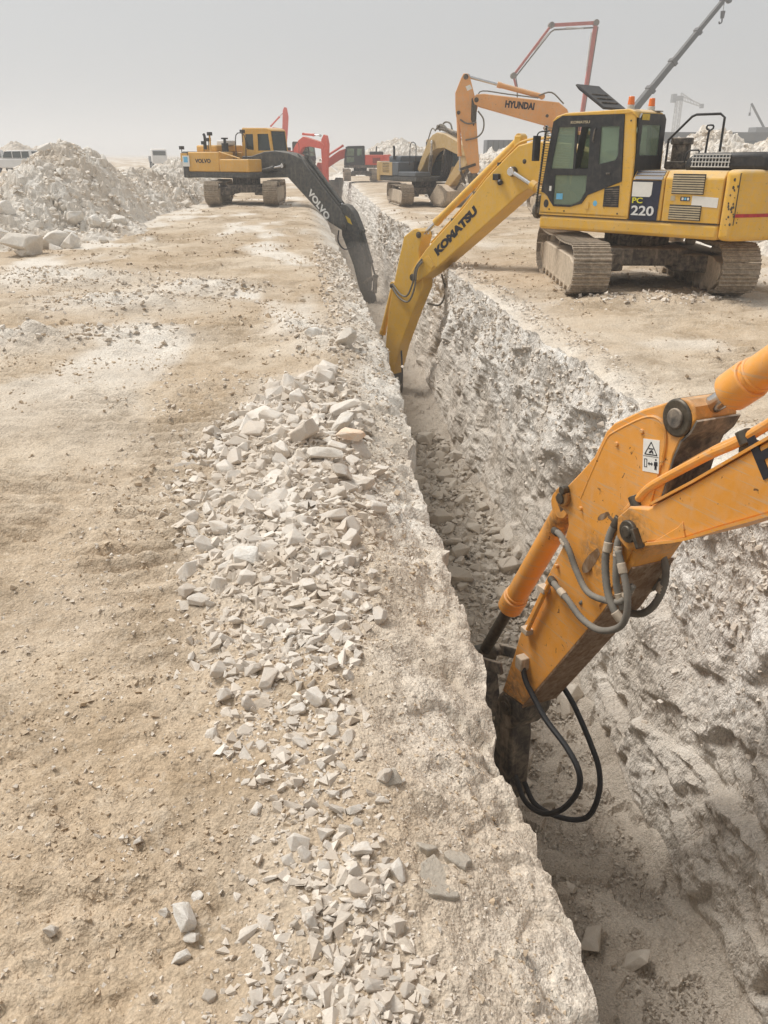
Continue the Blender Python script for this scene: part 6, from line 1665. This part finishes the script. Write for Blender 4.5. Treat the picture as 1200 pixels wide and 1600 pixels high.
def car(name, loc, rz, label, wagon=True):
    c = tag(empty(name, loc, rz), label, 'car', 'vehicles parked on the site')
    m = MB(); m.prism([(-2.3, 0.45), (2.25, 0.42), (2.32, 0.75), (2.2, 1.05), (1.05, 1.15), (-2.25, 1.15), (-2.36, 0.9)], -0.93, 0.93); m.build('body', 'white_paint', c, 0.08, 3)
    top = [(0.95, 1.15), (0.25, 1.80), (-2.05, 1.84), (-2.26, 1.15)] if wagon else [(0.95, 1.15), (0.4, 1.75), (-0.6, 1.77), (-0.75, 1.15)]
    m = MB(); m.prism(top, -0.82, 0.82); m.build('roof', 'white_paint', c, 0.08, 3)
    for y in (-0.826, 0.826):
        for a, b in ((0.55, -0.25), (-0.35, -1.15), (-1.25, -1.95)) if wagon else ((0.55, -0.5),):
            m = MB(); m.prism([(a if a < 0.5 else a + 0.15, 1.22), (a - 0.12 if a > 0.4 else a, 1.70), (b, 1.72), (b, 1.22)], y - 0.012, y + 0.012); m.build('window', 'dark_glass', c)
    m = MB(); m.add([(0.99, -0.72, 1.2), (0.99, 0.72, 1.2), (0.38, 0.66, 1.74), (0.38, -0.66, 1.74)], [(0, 1, 2, 3)]); m.add([(-2.27, -0.7, 1.2), (-2.27, 0.7, 1.2), (-2.1, 0.66, 1.72), (-2.1, -0.66, 1.72)], [(0, 1, 2, 3)]); m.build('window', 'dark_glass', c)
    for y in (-0.7, 0.7):
        m = MB(); m.box(2.24, 2.33, y - 0.18, y + 0.18, 0.78, 0.95); m.build('headlight', 'grille', c, 0.02)
        m = MB(); m.box(-2.38, -2.32, y - 0.14, y + 0.14, 0.8, 1.1); m.build('tail_light', 'red_stripe', c, 0.02)
    wheels(c, (-1.45, 1.42), 0.82, 0.38, 0.26)
    return c
car('estate_car', (-25.6, 78.3, 0.85), R(160), 'white four by four parked behind the left spoil heap')
car('estate_car', (-29.3, 79.6, 0.9), R(195), 'white car at the very left edge, beside the white four by four')
tk = tag(empty('site_truck', (-21.3, 121.7, 0.6), R(-75)), 'small white truck on the horizon left of the amber excavator', 'truck', 'vehicles parked on the site')
m = MB(); m.prism([(1.0, 0.6), (2.9, 0.6), (2.95, 1.4), (2.7, 2.3), (1.0, 2.4)], -0.95, 0.95); m.build('truck_cab', 'white_paint', tk, 0.08)
m = MB(); m.box(-2.6, 0.95, -1.0, 1.0, 0.8, 1.5); m.build('load_bed', 'far_grey', tk, 0.03)
m = MB(); m.box(2.80, 2.9, -0.8, 0.8, 1.5, 2.1); m.build('windscreen', 'dark_glass', tk)
wheels(tk, (-1.6, 1.9), 0.85, 0.42)

# ------------------------------------------------------------------ dusty air
m = MB(); m.box(-4200, 4200, -200, 4200, -8, 34)
hz = m.build('haze', None)
tag(hz, 'pale dust haze over the whole site', 'haze', kind='stuff')
hm = bpy.data.materials.new('dusty air'); hm.use_nodes = True
nt = hm.node_tree; nt.nodes.clear()
vo = nt.nodes.new('ShaderNodeVolumePrincipled'); vo.inputs['Color'].default_value = (0.825, 0.845, 0.87, 1); vo.inputs['Density'].default_value = 0.0021; vo.inputs['Anisotropy'].default_value = 0.3
ou = nt.nodes.new('ShaderNodeOutputMaterial'); nt.links.new(vo.outputs[0], ou.inputs['Volume'])
hz.data.materials.append(hm)

def dust(cx, cy, cz, rx, ry, rz, dens, label):
    bm = bmesh.new(); bmesh.ops.create_icosphere(bm, subdivisions=4, radius=1.0)
    for v in bm.verts:
        k = 1 + 0.18 * float(vnoise(np.float32([v.co.x * 2.1]), np.float32([v.co.y * 2.1]), np.float32([v.co.z * 2.1]), 55)[0])
        v.co = Vector((cx + v.co.x * rx * k, cy + v.co.y * ry * k, cz + v.co.z * rz * k))
    me = bpy.data.meshes.new('dust_cloud'); bm.to_mesh(me); bm.free()
    mt = bpy.data.materials.new('drifting dust'); mt.use_nodes = True; t = mt.node_tree; t.nodes.clear()
    v = t.nodes.new('ShaderNodeVolumePrincipled'); v.inputs['Color'].default_value = (0.86, 0.80, 0.73, 1); v.inputs['Density'].default_value = dens
    u = t.nodes.new('ShaderNodeOutputMaterial'); t.links.new(v.outputs[0], u.inputs['Volume'])
    tag(link('dust_cloud', me, mt), label, 'dust', kind='stuff')
dust(1.85, 34.6, -2.7, 1.3, 3.0, 1.9, 0.05, 'brownish breaker dust hanging in the trench round the charcoal arm')
dust(2.2, 21.3, -3.2, 1.2, 2.6, 1.3, 0.045, 'pale breaker dust low in the trench at the yellow arm')
